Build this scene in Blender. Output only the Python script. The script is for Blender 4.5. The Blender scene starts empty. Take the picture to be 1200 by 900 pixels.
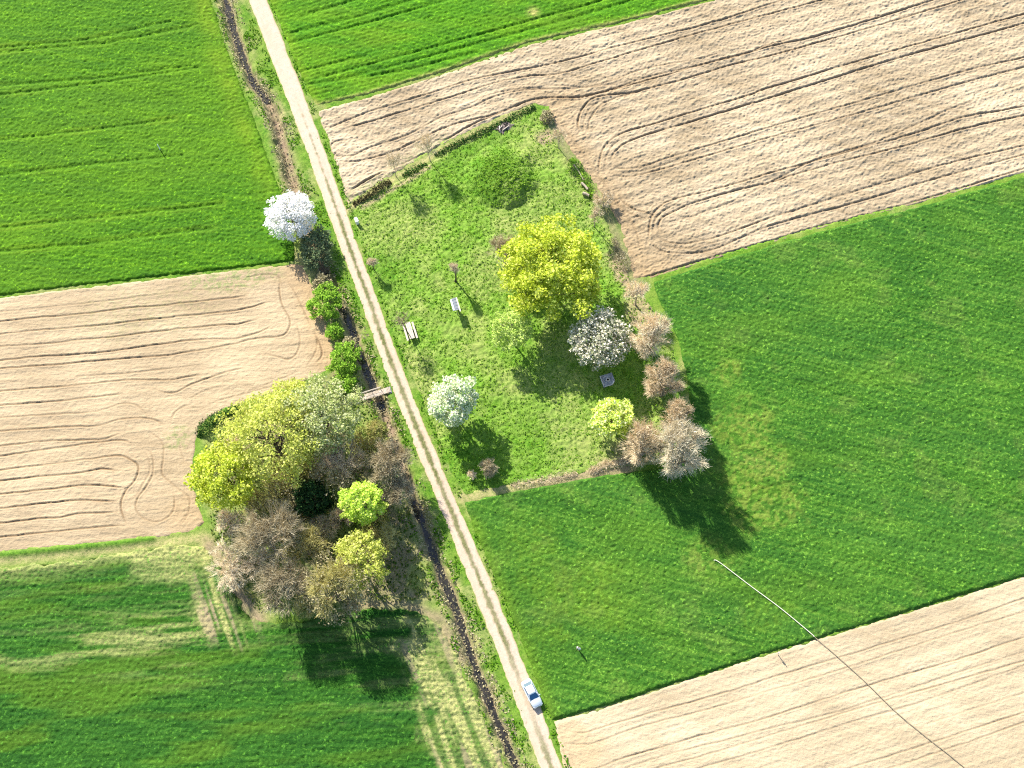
import bpy, bmesh, math, random
import numpy as np
from mathutils import Vector, Matrix
S = bpy.context.scene
COL = S.collection
rad = math.radians

# ------------------------------------------------------------------ camera
F = 1650.0; TILT = rad(25.0); NX = 50.0; CAMH = 217.0
# image is measured on a 1200 x 900 grid
dn = np.array([NX, -math.tan(TILT) * F, -F]); dn /= np.linalg.norm(dn)   # nadir ray, camera space
up_c = -dn
xc = np.array([1.0, 0, 0]); xc -= xc.dot(up_c) * up_c; xc /= np.linalg.norm(xc)
yc = np.cross(up_c, xc)
Rcw = np.array([xc, yc, up_c])              # camera space -> world space
d0 = Rcw @ np.array([0, 0, -1.0])
CAM = np.array([-d0[0] / -d0[2] * CAMH, -d0[1] / -d0[2] * CAMH, CAMH])

def P(px, py, z=0.0):
    d = Rcw @ np.array([px - 600.0, 450.0 - py, -F])
    t = (z - CAM[2]) / d[2]
    return CAM + t * d

def PL(pts, o=(0, 0), s=1.0):
    return np.array([P(o[0] + x / s, o[1] + y / s)[:2] for x, y in pts])

def pxm(px, py):                           # pixels per metre near a ground point
    a = P(px, py); b = P(px + 10, py)
    return 10.0 / np.linalg.norm(b - a)

cam = bpy.data.cameras.new('camera'); cam.sensor_width = 36; cam.lens = 36 * F / 1200
cam.clip_start = 1; cam.clip_end = 6000
co = bpy.data.objects.new('camera', cam); COL.objects.link(co)
M4 = Matrix.Identity(4)
for i in range(3):
    for j in range(3):
        M4[i][j] = Rcw[i][j]
    M4[i][3] = CAM[i]
co.matrix_world = M4
S.camera = co

# ------------------------------------------------------------------ light
SUN_EL = rad(33.5)
a = P(600, 450); b = P(606, 458.2); sh = (b - a)[:2]; sh /= np.linalg.norm(sh)   # shadow direction on the ground
sd = Vector((sh[0] * math.cos(SUN_EL), sh[1] * math.cos(SUN_EL), -math.sin(SUN_EL)))
sun = bpy.data.lights.new('sun', 'SUN'); sun.energy = 5.0; sun.angle = rad(0.5); sun.color = (1.0, 0.94, 0.83)
so = bpy.data.objects.new('sun', sun); COL.objects.link(so)
so.rotation_euler = sd.to_track_quat('-Z', 'Y').to_euler(); so.location = (0, 0, 120)
W = bpy.data.worlds.new('World'); S.world = W; W.use_nodes = True
wt = W.node_tree; bg = wt.nodes['Background']
sk = wt.nodes.new('ShaderNodeTexSky'); sk.sky_type = 'NISHITA'; sk.sun_disc = False
sk.sun_elevation = SUN_EL; sk.sun_rotation = math.atan2(-sh[0], -sh[1]) % (2 * math.pi)
wt.links.new(sk.outputs[0], bg.inputs[0]); bg.inputs[1].default_value = 0.11
S.view_settings.view_transform = 'Standard'; S.view_settings.look = 'None'
S.view_settings.exposure = 1.2; S.view_settings.gamma = 1.0; S.view_settings.use_curve_mapping = False
S.render.engine = 'CYCLES'
S.cycles.use_denoising = False; S.cycles.filter_width = 1.15
S.cycles.max_bounces = 6; S.cycles.diffuse_bounces = 3; S.cycles.transmission_bounces = 4

# ------------------------------------------------------------------ noise
def _h(ix, iy, seed):
    n = (ix.astype(np.int64) * 374761393 + iy.astype(np.int64) * 668265263 + seed * 974711) & 0x7fffffff
    n = ((n ^ (n >> 13)) * 1274126177) & 0x7fffffff
    n = n ^ (n >> 16)
    return (n & 0xffff) / 65535.0

def vn(x, y, seed=0):
    ix = np.floor(x); iy = np.floor(y); fx = x - ix; fy = y - iy
    fx = fx * fx * (3 - 2 * fx); fy = fy * fy * (3 - 2 * fy)
    a = _h(ix, iy, seed); b = _h(ix + 1, iy, seed); c = _h(ix, iy + 1, seed); d = _h(ix + 1, iy + 1, seed)
    return (a * (1 - fx) + b * fx) * (1 - fy) + (c * (1 - fx) + d * fx) * fy

def fbm(x, y, o=3, seed=0):
    s = 0; w = 1; t = 0
    for i in range(o):
        s = s + w * vn(x * 2 ** i + 17.3 * i, y * 2 ** i - 9.1 * i, seed + i); t += w; w *= 0.5
    return s / t

def sst(a, b, x):
    t = np.clip((x - a) / (b - a), 0, 1); return t * t * (3 - 2 * t)

def dpl(X, Y, pl):                        # distance to a polyline
    d = np.full(X.shape, 1e9)
    for (x0, y0), (x1, y1) in zip(pl[:-1], pl[1:]):
        dx, dy = x1 - x0, y1 - y0; L = dx * dx + dy * dy + 1e-9
        t = np.clip(((X - x0) * dx + (Y - y0) * dy) / L, 0, 1)
        d = np.minimum(d, np.hypot(X - x0 - t * dx, Y - y0 - t * dy))
    return d

def sdist(X, Y, poly):                    # signed distance to a polygon, positive inside
    d = dpl(X, Y, np.vstack([poly, poly[:1]]))
    ins = np.zeros(X.shape, bool)
    n = len(poly)
    for i in range(n):
        x0, y0 = poly[i]; x1, y1 = poly[(i + 1) % n]
        if y0 == y1: continue
        c = ((y0 > Y) != (y1 > Y)) & (X < (x1 - x0) * (Y - y0) / (y1 - y0) + x0)
        ins ^= c
    return np.where(ins, d, -d)

# ------------------------------------------------------------------ mesh helpers
def link(name, me, mat=None, parent=None):
    o = bpy.data.objects.new(name, me); COL.objects.link(o)
    if mat:
        for m in (mat if isinstance(mat, (list, tuple)) else [mat]): me.materials.append(m)
    if parent: o.parent = parent
    return o

def np_mesh(name, V, Fc, smooth=False, mask=None):
    me = bpy.data.meshes.new(name)
    V = np.ascontiguousarray(V, np.float32); Fc = np.ascontiguousarray(Fc, np.int32); k = Fc.shape[1]
    me.vertices.add(len(V)); me.vertices.foreach_set('co', V.ravel())
    me.loops.add(Fc.size); me.loops.foreach_set('vertex_index', Fc.ravel())
    me.polygons.add(len(Fc)); me.polygons.foreach_set('loop_start', np.arange(0, Fc.size, k, dtype=np.int32))
    me.polygons.foreach_set('use_smooth', np.full(len(Fc), smooth))
    if mask is not None:
        at = me.color_attributes.new('mask', 'FLOAT_COLOR', 'POINT')
        at.data.foreach_set('color', np.ascontiguousarray(mask, np.float32).ravel())
    me.update(calc_edges=True); me.validate()
    return me

def tag(o, label=None, cat=None, group=None, kind=None):
    if label: o['label'] = label
    if cat: o['category'] = cat
    if group: o['group'] = group
    if kind: o['kind'] = kind
    return o

def empty(name, loc, rz=0.0):
    o = bpy.data.objects.new(name, None); COL.objects.link(o)
    o.location = loc; o.rotation_euler = (0, 0, rz); o.empty_display_size = 0.3
    return o

class MB:
    def __init__(s): s.bm = bmesh.new()
    def box(s, c, sz, rot=None, bev=0.0):
        m = Matrix.Translation(c)
        if rot is not None: m = m @ rot
        r = bmesh.ops.create_cube(s.bm, size=1.0, matrix=m @ Matrix.Diagonal((*sz, 1)))
        if bev:
            es = list({e for v in r['verts'] for e in v.link_edges})
            bmesh.ops.bevel(s.bm, geom=es, offset=bev, segments=1, affect='EDGES', profile=0.5)
        return s
    def cyl(s, p0, p1, r0, r1=None, n=8):
        p0 = Vector(p0); p1 = Vector(p1); d = p1 - p0
        m = Matrix.Translation((p0 + p1) / 2) @ d.to_track_quat('Z', 'Y').to_matrix().to_4x4()
        bmesh.ops.create_cone(s.bm, cap_ends=True, segments=n, radius1=r0, radius2=r0 if r1 is None else r1, depth=d.length, matrix=m)
        return s
    def ball(s, c, r, sz=(1, 1, 1), sub=2):
        bmesh.ops.create_icosphere(s.bm, subdivisions=sub, radius=r, matrix=Matrix.Translation(c) @ Matrix.Diagonal((*sz, 1)))
        return s
    def face(s, pts):
        s.bm.faces.new([s.bm.verts.new(p) for p in pts]); return s
    def build(s, name, mat, parent=None, smooth=False):
        me = bpy.data.meshes.new(name)
        bmesh.ops.recalc_face_normals(s.bm, faces=s.bm.faces)
        s.bm.to_mesh(me); s.bm.free()
        if smooth: me.polygons.foreach_set('use_smooth', [True] * len(me.polygons))
        return link(name, me, mat, parent)

# ------------------------------------------------------------------ materials
class NT:
    def __init__(s, name):
        s.m = bpy.data.materials.new(name); s.m.use_nodes = True; s.t = s.m.node_tree
        s.b = s.t.nodes['Principled BSDF']; s.b.inputs['Roughness'].default_value = 0.9
        s.b.inputs['Specular IOR Level'].default_value = 0.15
    def n(s, ty, **kw):
        x = s.t.nodes.new(ty)
        for k, v in kw.items(): setattr(x, k, v)
        return x
    def l(s, a, b): s.t.links.new(a, b)
    def pos(s, rot=0.0, scale=(1, 1, 1)):
        g = s.n('ShaderNodeNewGeometry'); mp = s.n('ShaderNodeMapping')
        r = s.n('ShaderNodeMapping'); r.inputs['Rotation'].default_value = (0, 0, rot)
        mp.inputs['Scale'].default_value = scale
        s.l(g.outputs['Position'], r.inputs[0]); s.l(r.outputs[0], mp.inputs[0]); return mp.outputs[0]
    def noise(s, vec, scale, detail=3, rough=0.6):
        x = s.n('ShaderNodeTexNoise'); x.inputs['Scale'].default_value = scale
        x.inputs['Detail'].default_value = detail; x.inputs['Roughness'].default_value = rough
        s.l(vec, x.inputs['Vector']); return x.outputs['Fac']
    def ramp(s, fac, stops):
        x = s.n('ShaderNodeValToRGB'); e = x.color_ramp.elements
        while len(e) < len(stops): e.new(0.5)
        for el, (p, c) in zip(e, stops): el.position = p; el.color = (*c, 1) if len(c) == 3 else c
        s.l(fac, x.inputs[0]); return x.outputs[0]
    def mix(s, fac, a, b, mode='MIX'):
        x = s.n('ShaderNodeMix', data_type='RGBA', blend_type=mode)
        for sock, v in ((x.inputs[0], fac), (x.inputs[6], a), (x.inputs[7], b)):
            if isinstance(v, bpy.types.NodeSocket): s.l(v, sock)
            elif isinstance(v, (int, float)): sock.default_value = v
            else: sock.default_value = (*v, 1)
        return x.outputs[2]
    def math(s, op, a, b=None, clamp=False):
        x = s.n('ShaderNodeMath', operation=op); x.use_clamp = clamp
        for sock, v in ((x.inputs[0], a), (x.inputs[1], b)):
            if v is None: continue
            if isinstance(v, bpy.types.NodeSocket): s.l(v, sock)
            else: sock.default_value = v
        return x.outputs[0]
    def mask(s):
        x = s.n('ShaderNodeAttribute', attribute_name='mask'); y = s.n('ShaderNodeSeparateColor')
        s.l(x.outputs['Color'], y.inputs[0]); return y.outputs[0], y.outputs[1], y.outputs[2]
    def bump(s, h, strength=0.5, dist=0.1):
        x = s.n('ShaderNodeBump'); x.inputs['Strength'].default_value = strength; x.inputs['Distance'].default_value = dist
        s.l(h, x.inputs['Height']); s.l(x.outputs[0], s.b.inputs['Normal'])
    def col(s, c):
        if isinstance(c, bpy.types.NodeSocket): s.l(c, s.b.inputs['Base Color'])
        else: s.b.inputs['Base Color'].default_value = (*c, 1)
        return s

def plain(name, c, rough=0.6, metal=0.0, spec=0.4, var=0.15, sc=6.0):
    k = NT(name); g = k.n('ShaderNodeTexCoord')
    f = k.noise(g.outputs['Object'], sc, 4)
    k.col(k.ramp(f, [(0.3, tuple(x * (1 - var) for x in c)), (0.7, tuple(min(1, x * (1 + var)) for x in c))]))
    k.b.inputs['Roughness'].default_value = rough; k.b.inputs['Metallic'].default_value = metal
    k.b.inputs['Specular IOR Level'].default_value = spec
    return k.m

def crop_mat(name, dark, mid, light, rot, dry=(0.34, 0.30, 0.10), row=0.0, blue=(0.03, 0.13, 0.05), bstr=0.55, gain=0.85):
    """standing young crop: fine leaf grain, drilled rows, slow banding along the rows; mask R = thin dry crop, G = worn soil, B = yellower growth"""
    dark, mid, light, blue = [tuple(x * gain for x in q) for q in (dark, mid, light, blue)]
    k = NT(name); R, G, B = k.mask()
    p = k.pos(rot); ps = k.pos(rot, (0.09, 1.0, 1.0)); pl = k.pos(rot, (0.03, 0.5, 1.0))
    fine = k.noise(p, 3.2, 3, 0.75); streak = k.noise(ps, 1.6, 3, 0.65); band = k.noise(pl, 0.55, 3, 0.6); big = k.noise(p, 0.045, 3, 0.55)
    v = k.math('ADD', k.math('MULTIPLY', fine, 0.5), k.math('MULTIPLY', streak, 0.5))
    c = k.ramp(v, [(0.36, dark), (0.5, mid), (0.64, light)])
    c = k.mix(k.ramp(band, [(0.38, (0, 0, 0)), (0.68, (0.55, 0.55, 0.55))]), c, k.mix(0.6, c, blue))
    c = k.mix(k.ramp(big, [(0.4, (0, 0, 0)), (0.65, (0.22, 0.22, 0.22))]), c, k.mix(0.5, c, tuple(x * 1.2 for x in light)))
    tiny = k.noise(p, 2.4, 3, 0.75)
    rr = k.math('MULTIPLY', R, k.ramp(k.math('ADD', k.math('MULTIPLY', streak, 0.6), k.math('MULTIPLY', tiny, 0.4)), [(0.36, (0.25, 0.25, 0.25)), (0.56, (1, 1, 1))]))
    c = k.mix(B, c, k.mix(0.5, c, (0.17, 0.25, 0.012)))
    c = k.mix(rr, c, k.mix(k.ramp(tiny, [(0.4, (0, 0, 0)), (0.6, (1, 1, 1))]), dry, tuple(x * 1.35 for x in dry)))
    c = k.mix(G, c, (0.33, 0.25, 0.16))
    fleck = k.noise(p, 2.0, 2, 0.6)
    c = k.mix(k.ramp(fleck, [(0.60, (0, 0, 0)), (0.70, (0.75, 0.75, 0.75))]), c, tuple(min(0.4, x * 1.7) for x in light))
    k.col(c); k.bump(k.noise(p, 4.5, 2, 0.7), bstr, 0.16)
    return k.m

def soil_mat(name, a, b, rut_dark, rot, g=1.0):
    """ploughed soil: crumb, clods, slow pale drying patches; mask R = darker wheel rut, G = fine rolled headland, B = weeds"""
    k = NT(name); R, G, B = k.mask()
    p = k.pos(rot); ps = k.pos(rot, (0.12, 1.0, 1.0))
    fine = k.noise(p, 3.2, 4, 0.75); st = k.noise(ps, 0.8, 4, 0.6); big = k.noise(p, 0.05, 3, 0.55)
    v = k.math('ADD', k.math('MULTIPLY', fine, 0.5), k.math('MULTIPLY', st, 0.5))
    c = k.ramp(v, [(0.32, a), (0.66, b)])
    c = k.mix(k.ramp(big, [(0.40, (0, 0, 0)), (0.62, (0.75, 0.75, 0.75))]), c, tuple(min(1, x * 1.2) for x in b))
    stain = k.noise(k.pos(rot, (0.25, 1.0, 1.0)), 0.16, 4, 0.65)
    c = k.mix(k.ramp(stain, [(0.44, (0, 0, 0)), (0.62, (0.45, 0.45, 0.45))]), c, a)
    c = k.mix(k.math('MULTIPLY', G, 0.75), c, tuple(x * y for x, y in zip(a, (1.28, 1.18, 1.05))))
    c = k.mix(k.math('MULTIPLY', R, 0.85), c, rut_dark)  # ruts are mixed towards the darker soil colour
    weed = k.math('MULTIPLY', B, k.ramp(k.noise(p, 1.3, 3, 0.7), [(0.45, (0, 0, 0)), (0.58, (1, 1, 1))]))
    c = k.mix(weed, c, (0.13, 0.22, 0.05))
    k.col(c); k.bump(k.math('ADD', k.noise(p, 4.0, 3, 0.75), k.noise(k.pos(rot, (0.22, 1.0, 1.0)), 3.4, 2, 0.6)), 0.8 * g, 0.10)
    return k.m

def verge_mat(name, greens, dry, soil, litter=(0.16, 0.13, 0.06)):
    """rough grass; mask R = dry straw, G = bare soil, B = lush dark growth"""
    k = NT(name); R, G, B = k.mask()
    p = k.pos(0.4)
    fine = k.noise(p, 2.2, 4, 0.75); mid = k.noise(p, 0.5, 4, 0.65); big = k.noise(p, 0.09, 3, 0.6)
    c = k.ramp(fine, [(0.34, greens[0]), (0.5, greens[1]), (0.66, greens[2])])
    c = k.mix(k.ramp(k.math('ADD', k.math('MULTIPLY', mid, 0.6), k.math('MULTIPLY', big, 0.4)), [(0.42, (0, 0, 0)), (0.62, (0.75, 0.75, 0.75))]), c, greens[3])
    c = k.mix(k.math('MULTIPLY', B, 0.85), c, k.ramp(fine, [(0.35, (0.022, 0.085, 0.004)), (0.65, (0.085, 0.22, 0.012))]))
    rr = k.math('MULTIPLY', R, k.ramp(fine, [(0.32, (0.2, 0.2, 0.2)), (0.55, (1, 1, 1))]))
    c = k.mix(rr, c, k.ramp(mid, [(0.35, tuple(x * 0.75 for x in dry)), (0.65, dry)]))
    gg = k.math('MULTIPLY', G, k.ramp(mid, [(0.25, (0.6, 0.6, 0.6)), (0.5, (1, 1, 1))]))
    c = k.mix(gg, c, k.ramp(fine, [(0.35, tuple(x * 0.6 for x in soil)), (0.65, soil)]))
    k.col(c); k.bump(k.noise(p, 3.6, 3, 0.7), 0.6, 0.16)
    return k.m

def leaf_mat(name, cols, trans=0.35, gain=1.0):
    cols = [tuple(min(0.88, x * gain) for x in q) for q in cols]
    k = NT(name); g = k.n('ShaderNodeNewGeometry')
    tc = k.n('ShaderNodeTexCoord'); nz = k.noise(tc.outputs['Object'], 0.55, 2)
    v = k.math('ADD', k.math('MULTIPLY', g.outputs['Random Per Island'], 0.6), k.math('MULTIPLY', nz, 0.4))
    n = len(cols); c = k.ramp(v, [(0.15 + 0.7 * i / max(1, n - 1), x) for i, x in enumerate(cols)])
    d = k.n('ShaderNodeBsdfDiffuse'); t = k.n('ShaderNodeBsdfTranslucent'); mx = k.n('ShaderNodeMixShader')
    k.l(c, d.inputs[0]); k.l(c, t.inputs[0]); mx.inputs[0].default_value = trans
    k.l(d.outputs[0], mx.inputs[1]); k.l(t.outputs[0], mx.inputs[2])
    k.l(mx.outputs[0], k.t.nodes['Material Output'].inputs[0])
    return k.m

# ------------------------------------------------------------------ layout (traced on the 1200 x 900 grid, laid on the ground)
ROADP = [(264, -100), (302, 0), (341, 100), (378, 200), (413, 300), (428, 340), (464, 440), (504, 540), (537, 620), (590, 749), (646, 900), (684, 1000)]
def smooth_pl(pl, n=8):
    pl = np.asarray(pl, float); out = []
    for i in range(len(pl) - 1):
        p0 = pl[max(i - 1, 0)]; p1 = pl[i]; p2 = pl[i + 1]; p3 = pl[min(i + 2, len(pl) - 1)]
        for t in np.linspace(0, 1, n, endpoint=False):
            out.append(0.5 * (2 * p1 + (p2 - p0) * t + (2 * p0 - 5 * p1 + 4 * p2 - p3) * t * t + (3 * p1 - p0 - 3 * p2 + p3) * t ** 3))
    out.append(pl[-1]); return np.array(out)
ROAD = smooth_pl(PL(ROADP), 4)
DITCHP = [(230, -100), (264, 0), (280, 55), (297, 95), (320, 130), (335, 187), (343, 213), (356, 260), (379, 315), (401, 362), (413, 389), (427, 429), (440, 458), (450, 482), (460, 510), (476, 560), (492, 605), (505, 641), (532, 707), (554, 772), (577, 832), (606, 900), (646, 1000)]
DITCH = smooth_pl(PL(DITCHP), 3)
PA = PL([(-260, -110), (210, -110), (248, 0), (262, 45), (280, 95), (298, 140), (314, 185), (328, 222), (338, 255), (345, 290), (345, 306), (250, 317), (100, 334), (0, 346), (-260, 376)])
PB = PL([(278, -110), (316, 0), (329, 32), (347, 75), (362, 108), (371, 124), (430, 111), (520, 84), (620, 50), (720, 28), (822, 2), (1200, -110)])
P1 = PL([(372, 130), (385, 165), (396, 200), (404, 228), (409, 240), (440, 217), (480, 193), (520, 168), (560, 149), (600, 131), (625, 121), (642, 126), (652, 150), (668, 175), (690, 205), (712, 238), (728, 270), (736, 300), (742, 326), (765, 326), (850, 299), (960, 267), (1080, 237), (1200, 202), (1480, 120), (1400, -130), (1210, -112), (824, 4), (722, 30), (622, 52), (522, 86), (432, 114)])
PC = PL([(765, 331), (772, 352), (786, 378), (798, 410), (806, 450), (812, 490), (806, 528), (780, 548), (735, 554), (690, 560), (650, 568), (590, 578), (545, 590), (552, 612), (582, 682), (602, 728), (626, 790), (647, 843), (700, 830), (800, 798), (910, 762), (1000, 736), (1200, 675), (1500, 585), (1480, 122), (1200, 207), (1080, 242), (960, 272), (850, 304)])
P2 = PL([(650, 846), (700, 832), (800, 799), (910, 763), (1000, 737), (1200, 676), (1500, 586), (1560, 1060), (720, 1060), (672, 930), (658, 890)])
P3 = PL([(-260, 379), (0, 349), (100, 337), (250, 320), (345, 309), (356, 311), (366, 335), (375, 360), (385, 388), (393, 415), (390, 432), (350, 450), (300, 467), (260, 481), (236, 496), (228, 520), (226, 560), (232, 592), (240, 612), (228, 622), (190, 629), (120, 637), (0, 648), (-260, 672)])
PD = PL([(-260, 690), (0, 667), (60, 660), (130, 651), (200, 640), (240, 640), (254, 662), (272, 692), (292, 724), (320, 733), (380, 722), (440, 714), (490, 716), (514, 732), (532, 762), (548, 800), (570, 850), (592, 900), (640, 1060), (-260, 1060)])
PM = PL([(412, 246), (440, 228), (480, 206), (520, 182), (560, 161), (600, 142), (626, 131), (640, 140), (650, 165), (668, 192), (690, 226), (712, 262), (728, 300), (740, 330), (762, 356), (790, 410), (798, 460), (802, 510), (790, 542), (735, 548), (690, 553), (650, 560), (590, 570), (545, 580), (530, 556), (508, 500), (485, 445), (462, 392), (438, 328), (420, 280)])

G0 = -0.30
def grid(xmin, xmax, ymin, ymax, res):
    xs = np.arange(xmin, xmax + res, res); ys = np.arange(ymin, ymax + res, res)
    X, Y = np.meshgrid(xs, ys); return X, Y

def grid_mesh(name, X, Y, Z, keep, mask, mat, smooth=True):
    ny, nx = X.shape
    kc = keep[:-1, :-1] | keep[1:, :-1] | keep[:-1, 1:] | keep[1:, 1:]
    idx = np.arange(nx * ny).reshape(ny, nx)
    Fq = np.stack([idx[:-1, :-1][kc], idx[:-1, 1:][kc], idx[1:, 1:][kc], idx[1:, :-1][kc]], 1)
    used = np.zeros(nx * ny, bool); used[Fq.ravel()] = True
    remap = np.cumsum(used) - 1
    V = np.stack([X.ravel(), Y.ravel(), Z.ravel()], 1)[used]
    m = np.concatenate([mask.reshape(-1, 3), np.ones((nx * ny, 1))], 1)[used]
    return link(name, np_mesh(name, V, remap[Fq], smooth, m), mat)

VIEW = np.array([P(-30, -30)[:2], P(1230, -30)[:2], P(1230, 930)[:2], P(-30, 930)[:2]])
vx0, vy0 = VIEW.min(0); vx1, vy1 = VIEW.max(0)

def field(name, poly, res, hfun, mfun, mat, edge=0.35, wob=0.25, base=0.0, edgeh=0.0):
    x0, y0 = np.maximum(poly.min(0) - 1, [vx0 - 14, vy0 - 8]); x1, y1 = np.minimum(poly.max(0) + 1, [vx1 + 14, vy1 + 14])
    X, Y = grid(x0, x1, y0, y1, res)
    d = sdist(X, Y, poly) + (fbm(X * 0.9, Y * 0.9, 3, 77) - 0.5) * 2 * wob
    keep = d > -0.5
    mk = np.zeros(X.shape + (3,))
    h = hfun(X, Y, d, mk)
    if mfun: mfun(X, Y, d, mk)
    Z = base + h * sst(-0.05, edge, d) - 0.5 * sst(0.02, 0.35, -d)
    # beyond the detailed view the field goes on as coarse quads
    o = grid_mesh(name, X, Y, Z, keep, np.clip(mk, 0, 1), mat)
    return tag(o, kind='structure')

def carve(X, Y, Z, mk, lines, depth, width, res):
    """wheel ruts: a pressed groove with a small shoulder on both sides"""
    x0, y0 = X[0, 0], Y[0, 0]; ny, nx = X.shape
    D = np.full(X.shape, 9.0); DEP = np.zeros(X.shape)
    for ln, dep in lines:
        ln = smooth_pl(ln, 6)
        seg = np.hypot(*np.diff(ln, axis=0).T); L = np.concatenate([[0], np.cumsum(seg)])
        t = np.arange(0, L[-1], res * 0.6)
        sx = np.interp(t, L, ln[:, 0]) + (vn(t * 0.6, t * 0 + dep * 91, 5) - 0.5) * 0.14
        sy = np.interp(t, L, ln[:, 1]) + (vn(t * 0.6, t * 0 + dep * 57, 6) - 0.5) * 0.14
        w = int(math.ceil(2.6 * width / res))
        ci = np.round((sx - x0) / res).astype(int); cj = np.round((sy - y0) / res).astype(int)
        fade = dep * (0.55 + 0.65 * vn(t * 0.22, t * 0 + sx[0], 8)) * sst(0, 3, t) * sst(0, 3, L[-1] - t)
        for a in range(-w, w + 1):
            for b in range(-w, w + 1):
                I = ci + a; J = cj + b
                ok = (I >= 0) & (I < nx) & (J >= 0) & (J < ny)
                if not ok.any(): continue
                ii = I[ok]; jj = J[ok]
                dd = np.hypot(x0 + ii * res - sx[ok], y0 + jj * res - sy[ok])
                np.minimum.at(D, (jj, ii), dd)
                f = fade[ok]; sel = dd < 2.6 * width
                np.maximum.at(DEP, (jj[sel], ii[sel]), f[sel])
    q = D / width
    Z += depth * DEP * (-np.exp(-q ** 2 * 1.2) + 0.45 * np.exp(-((q - 1.7) ** 2) * 3.0))
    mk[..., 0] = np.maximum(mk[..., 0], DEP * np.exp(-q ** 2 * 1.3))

def L_(o, s, *lines):
    out = []
    for ln in lines:
        dep = 1.0
        if isinstance(ln[0], (int, float)): dep = ln[0]; ln = ln[1]
        pts = [(o[0] + x / s, o[1] + y / s) for x, y in ln]
        for e, nb in ((0, 1), (-1, -2)):
            x, y = pts[e]
            if x > 1190 or x < 8 or y < 6 or y > 890:
                dx = x - pts[nb][0]; dy = y - pts[nb][1]; k = 160 / math.hypot(dx, dy)
                q = (x + dx * k, y + dy * k)
                pts = [q] + pts if e == 0 else pts + [q]
        out.append((PL(pts), dep))
    return out

def rowdir(p0, p1):
    a = P(*p0); b = P(*p1); return math.atan2(b[1] - a[1], b[0] - a[0])
def along(X, Y, ang):
    return X * math.cos(ang) + Y * math.sin(ang), -X * math.sin(ang) + Y * math.cos(ang)

rA = rowdir((0, 150), (220, 122)); rB = rowdir((400, 60), (700, -22)); rC = rowdir((850, 420), (1150, 330)); rD = rowdir((0, 760), (300, 735))
r1 = rowdir((800, 160), (1100, 70)); r2 = rowdir((800, 860), (1100, 765)); r3 = rowdir((50, 420), (250, 400))

def tram(X, Y, lines, w=0.35):
    d = np.full(X.shape, 9.0)
    for l in lines: d = np.minimum(d, dpl(X, Y, l))
    return d

# --- crop fields
def crop_h(ang, hh=0.30, amp=0.17, sc=1.9, rows=0.05, trams=(), tdep=0.14):
    def f(X, Y, d, mk):
        u, v = along(X, Y, ang)
        h = hh + amp * (fbm(u * sc * 0.85, v * sc, 2, 3) - 0.5) * 1.6 + 0.10 * (fbm(u * 0.05, v * 0.35, 2, 9) - 0.5)
        h = h + rows * np.sin(v * 2 * math.pi / 0.9 + 2 * vn(u * 0.1, v * 0.1, 4))
        if len(trams):
            t = tram(X, Y, trams); h = h - tdep * np.exp(-(t / 0.34) ** 2)
        return h
    return f

trA = [PL(l) for l in ([(-60, 62), (100, 48), (200, 26)], [(-60, 67), (120, 52), (225, 32)], [(-60, 107), (0, 101), (110, 93), (225, 78)], [(-60, 117), (0, 112), (120, 98), (232, 80)], [(-60, 170), (0, 165), (100, 154), (205, 140)], [(-60, 212), (0, 206), (120, 192), (215, 183)], [(-60, 276), (0, 268), (150, 252), (260, 240)], [(-60, 300), (90, 288), (250, 268)])]
trB = [PL(l) for l in ([(340, 40), (420, 20), (505, -6), (640, -50)], [(335, 52), (430, 28), (545, -6), (700, -60)], [(372, 92), (470, 66), (560, 42), (690, 6), (860, -50)], [(376, 99), (475, 74), (560, 52), (700, 14), (900, -50)], [(350, 85), (430, 66)], [(362, 100), (470, 84), (560, 62)], [(352, 20), (480, -18)])]
def mA(X, Y, d, mk):
    e = dpl(X, Y, PL([(236, 0), (252, 50), (268, 95), (284, 140), (300, 185), (312, 225)]))
    mk[..., 2] = 0.9 * np.exp(-(e / 2.2) ** 2) * fbm(X * .3, Y * .3, 2, 3) * 1.3 + 0.2 * sst(0.45, 0.75, fbm(X * 0.035, Y * 0.06, 3, 12))
    t = tram(X, Y, trA); mk[..., 2] = np.maximum(mk[..., 2], 0.75 * np.exp(-((t - 0.55) / 0.5) ** 2) * vn(X * .15, Y * .15, 3))
def mB(X, Y, d, mk):
    mk[..., 2] = 0.5 * sst(0.4, 0.8, fbm(X * 0.08, Y * 0.3, 3, 22)) + 0.5 * np.exp(-(dpl(X, Y, PL([(318, 0), (349, 75), (371, 124)])) / 1.2) ** 2)
    mk[..., 0] = 0.8 * np.exp(-(dpl(X, Y, PL([(366, 120), (374, 124), (430, 111), (520, 84), (620, 50), (720, 28), (822, 2)])) / 0.6) ** 2) + np.exp(-(np.hypot(*(np.stack([X, Y]).T - P(625, 15)[:2]).T) / 1.0) ** 2)
def blob(X, Y, px, py, r, rx=1.0, ang=0.0, seed=0):
    c = P(px, py); u, v = along(X - c[0], Y - c[1], ang)
    q = np.hypot(u / rx, v) / r + (fbm(X * 0.35, Y * 0.35, 3, seed) - 0.5) * 0.9
    return 1 - sst(0.55, 1.15, q)
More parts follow.
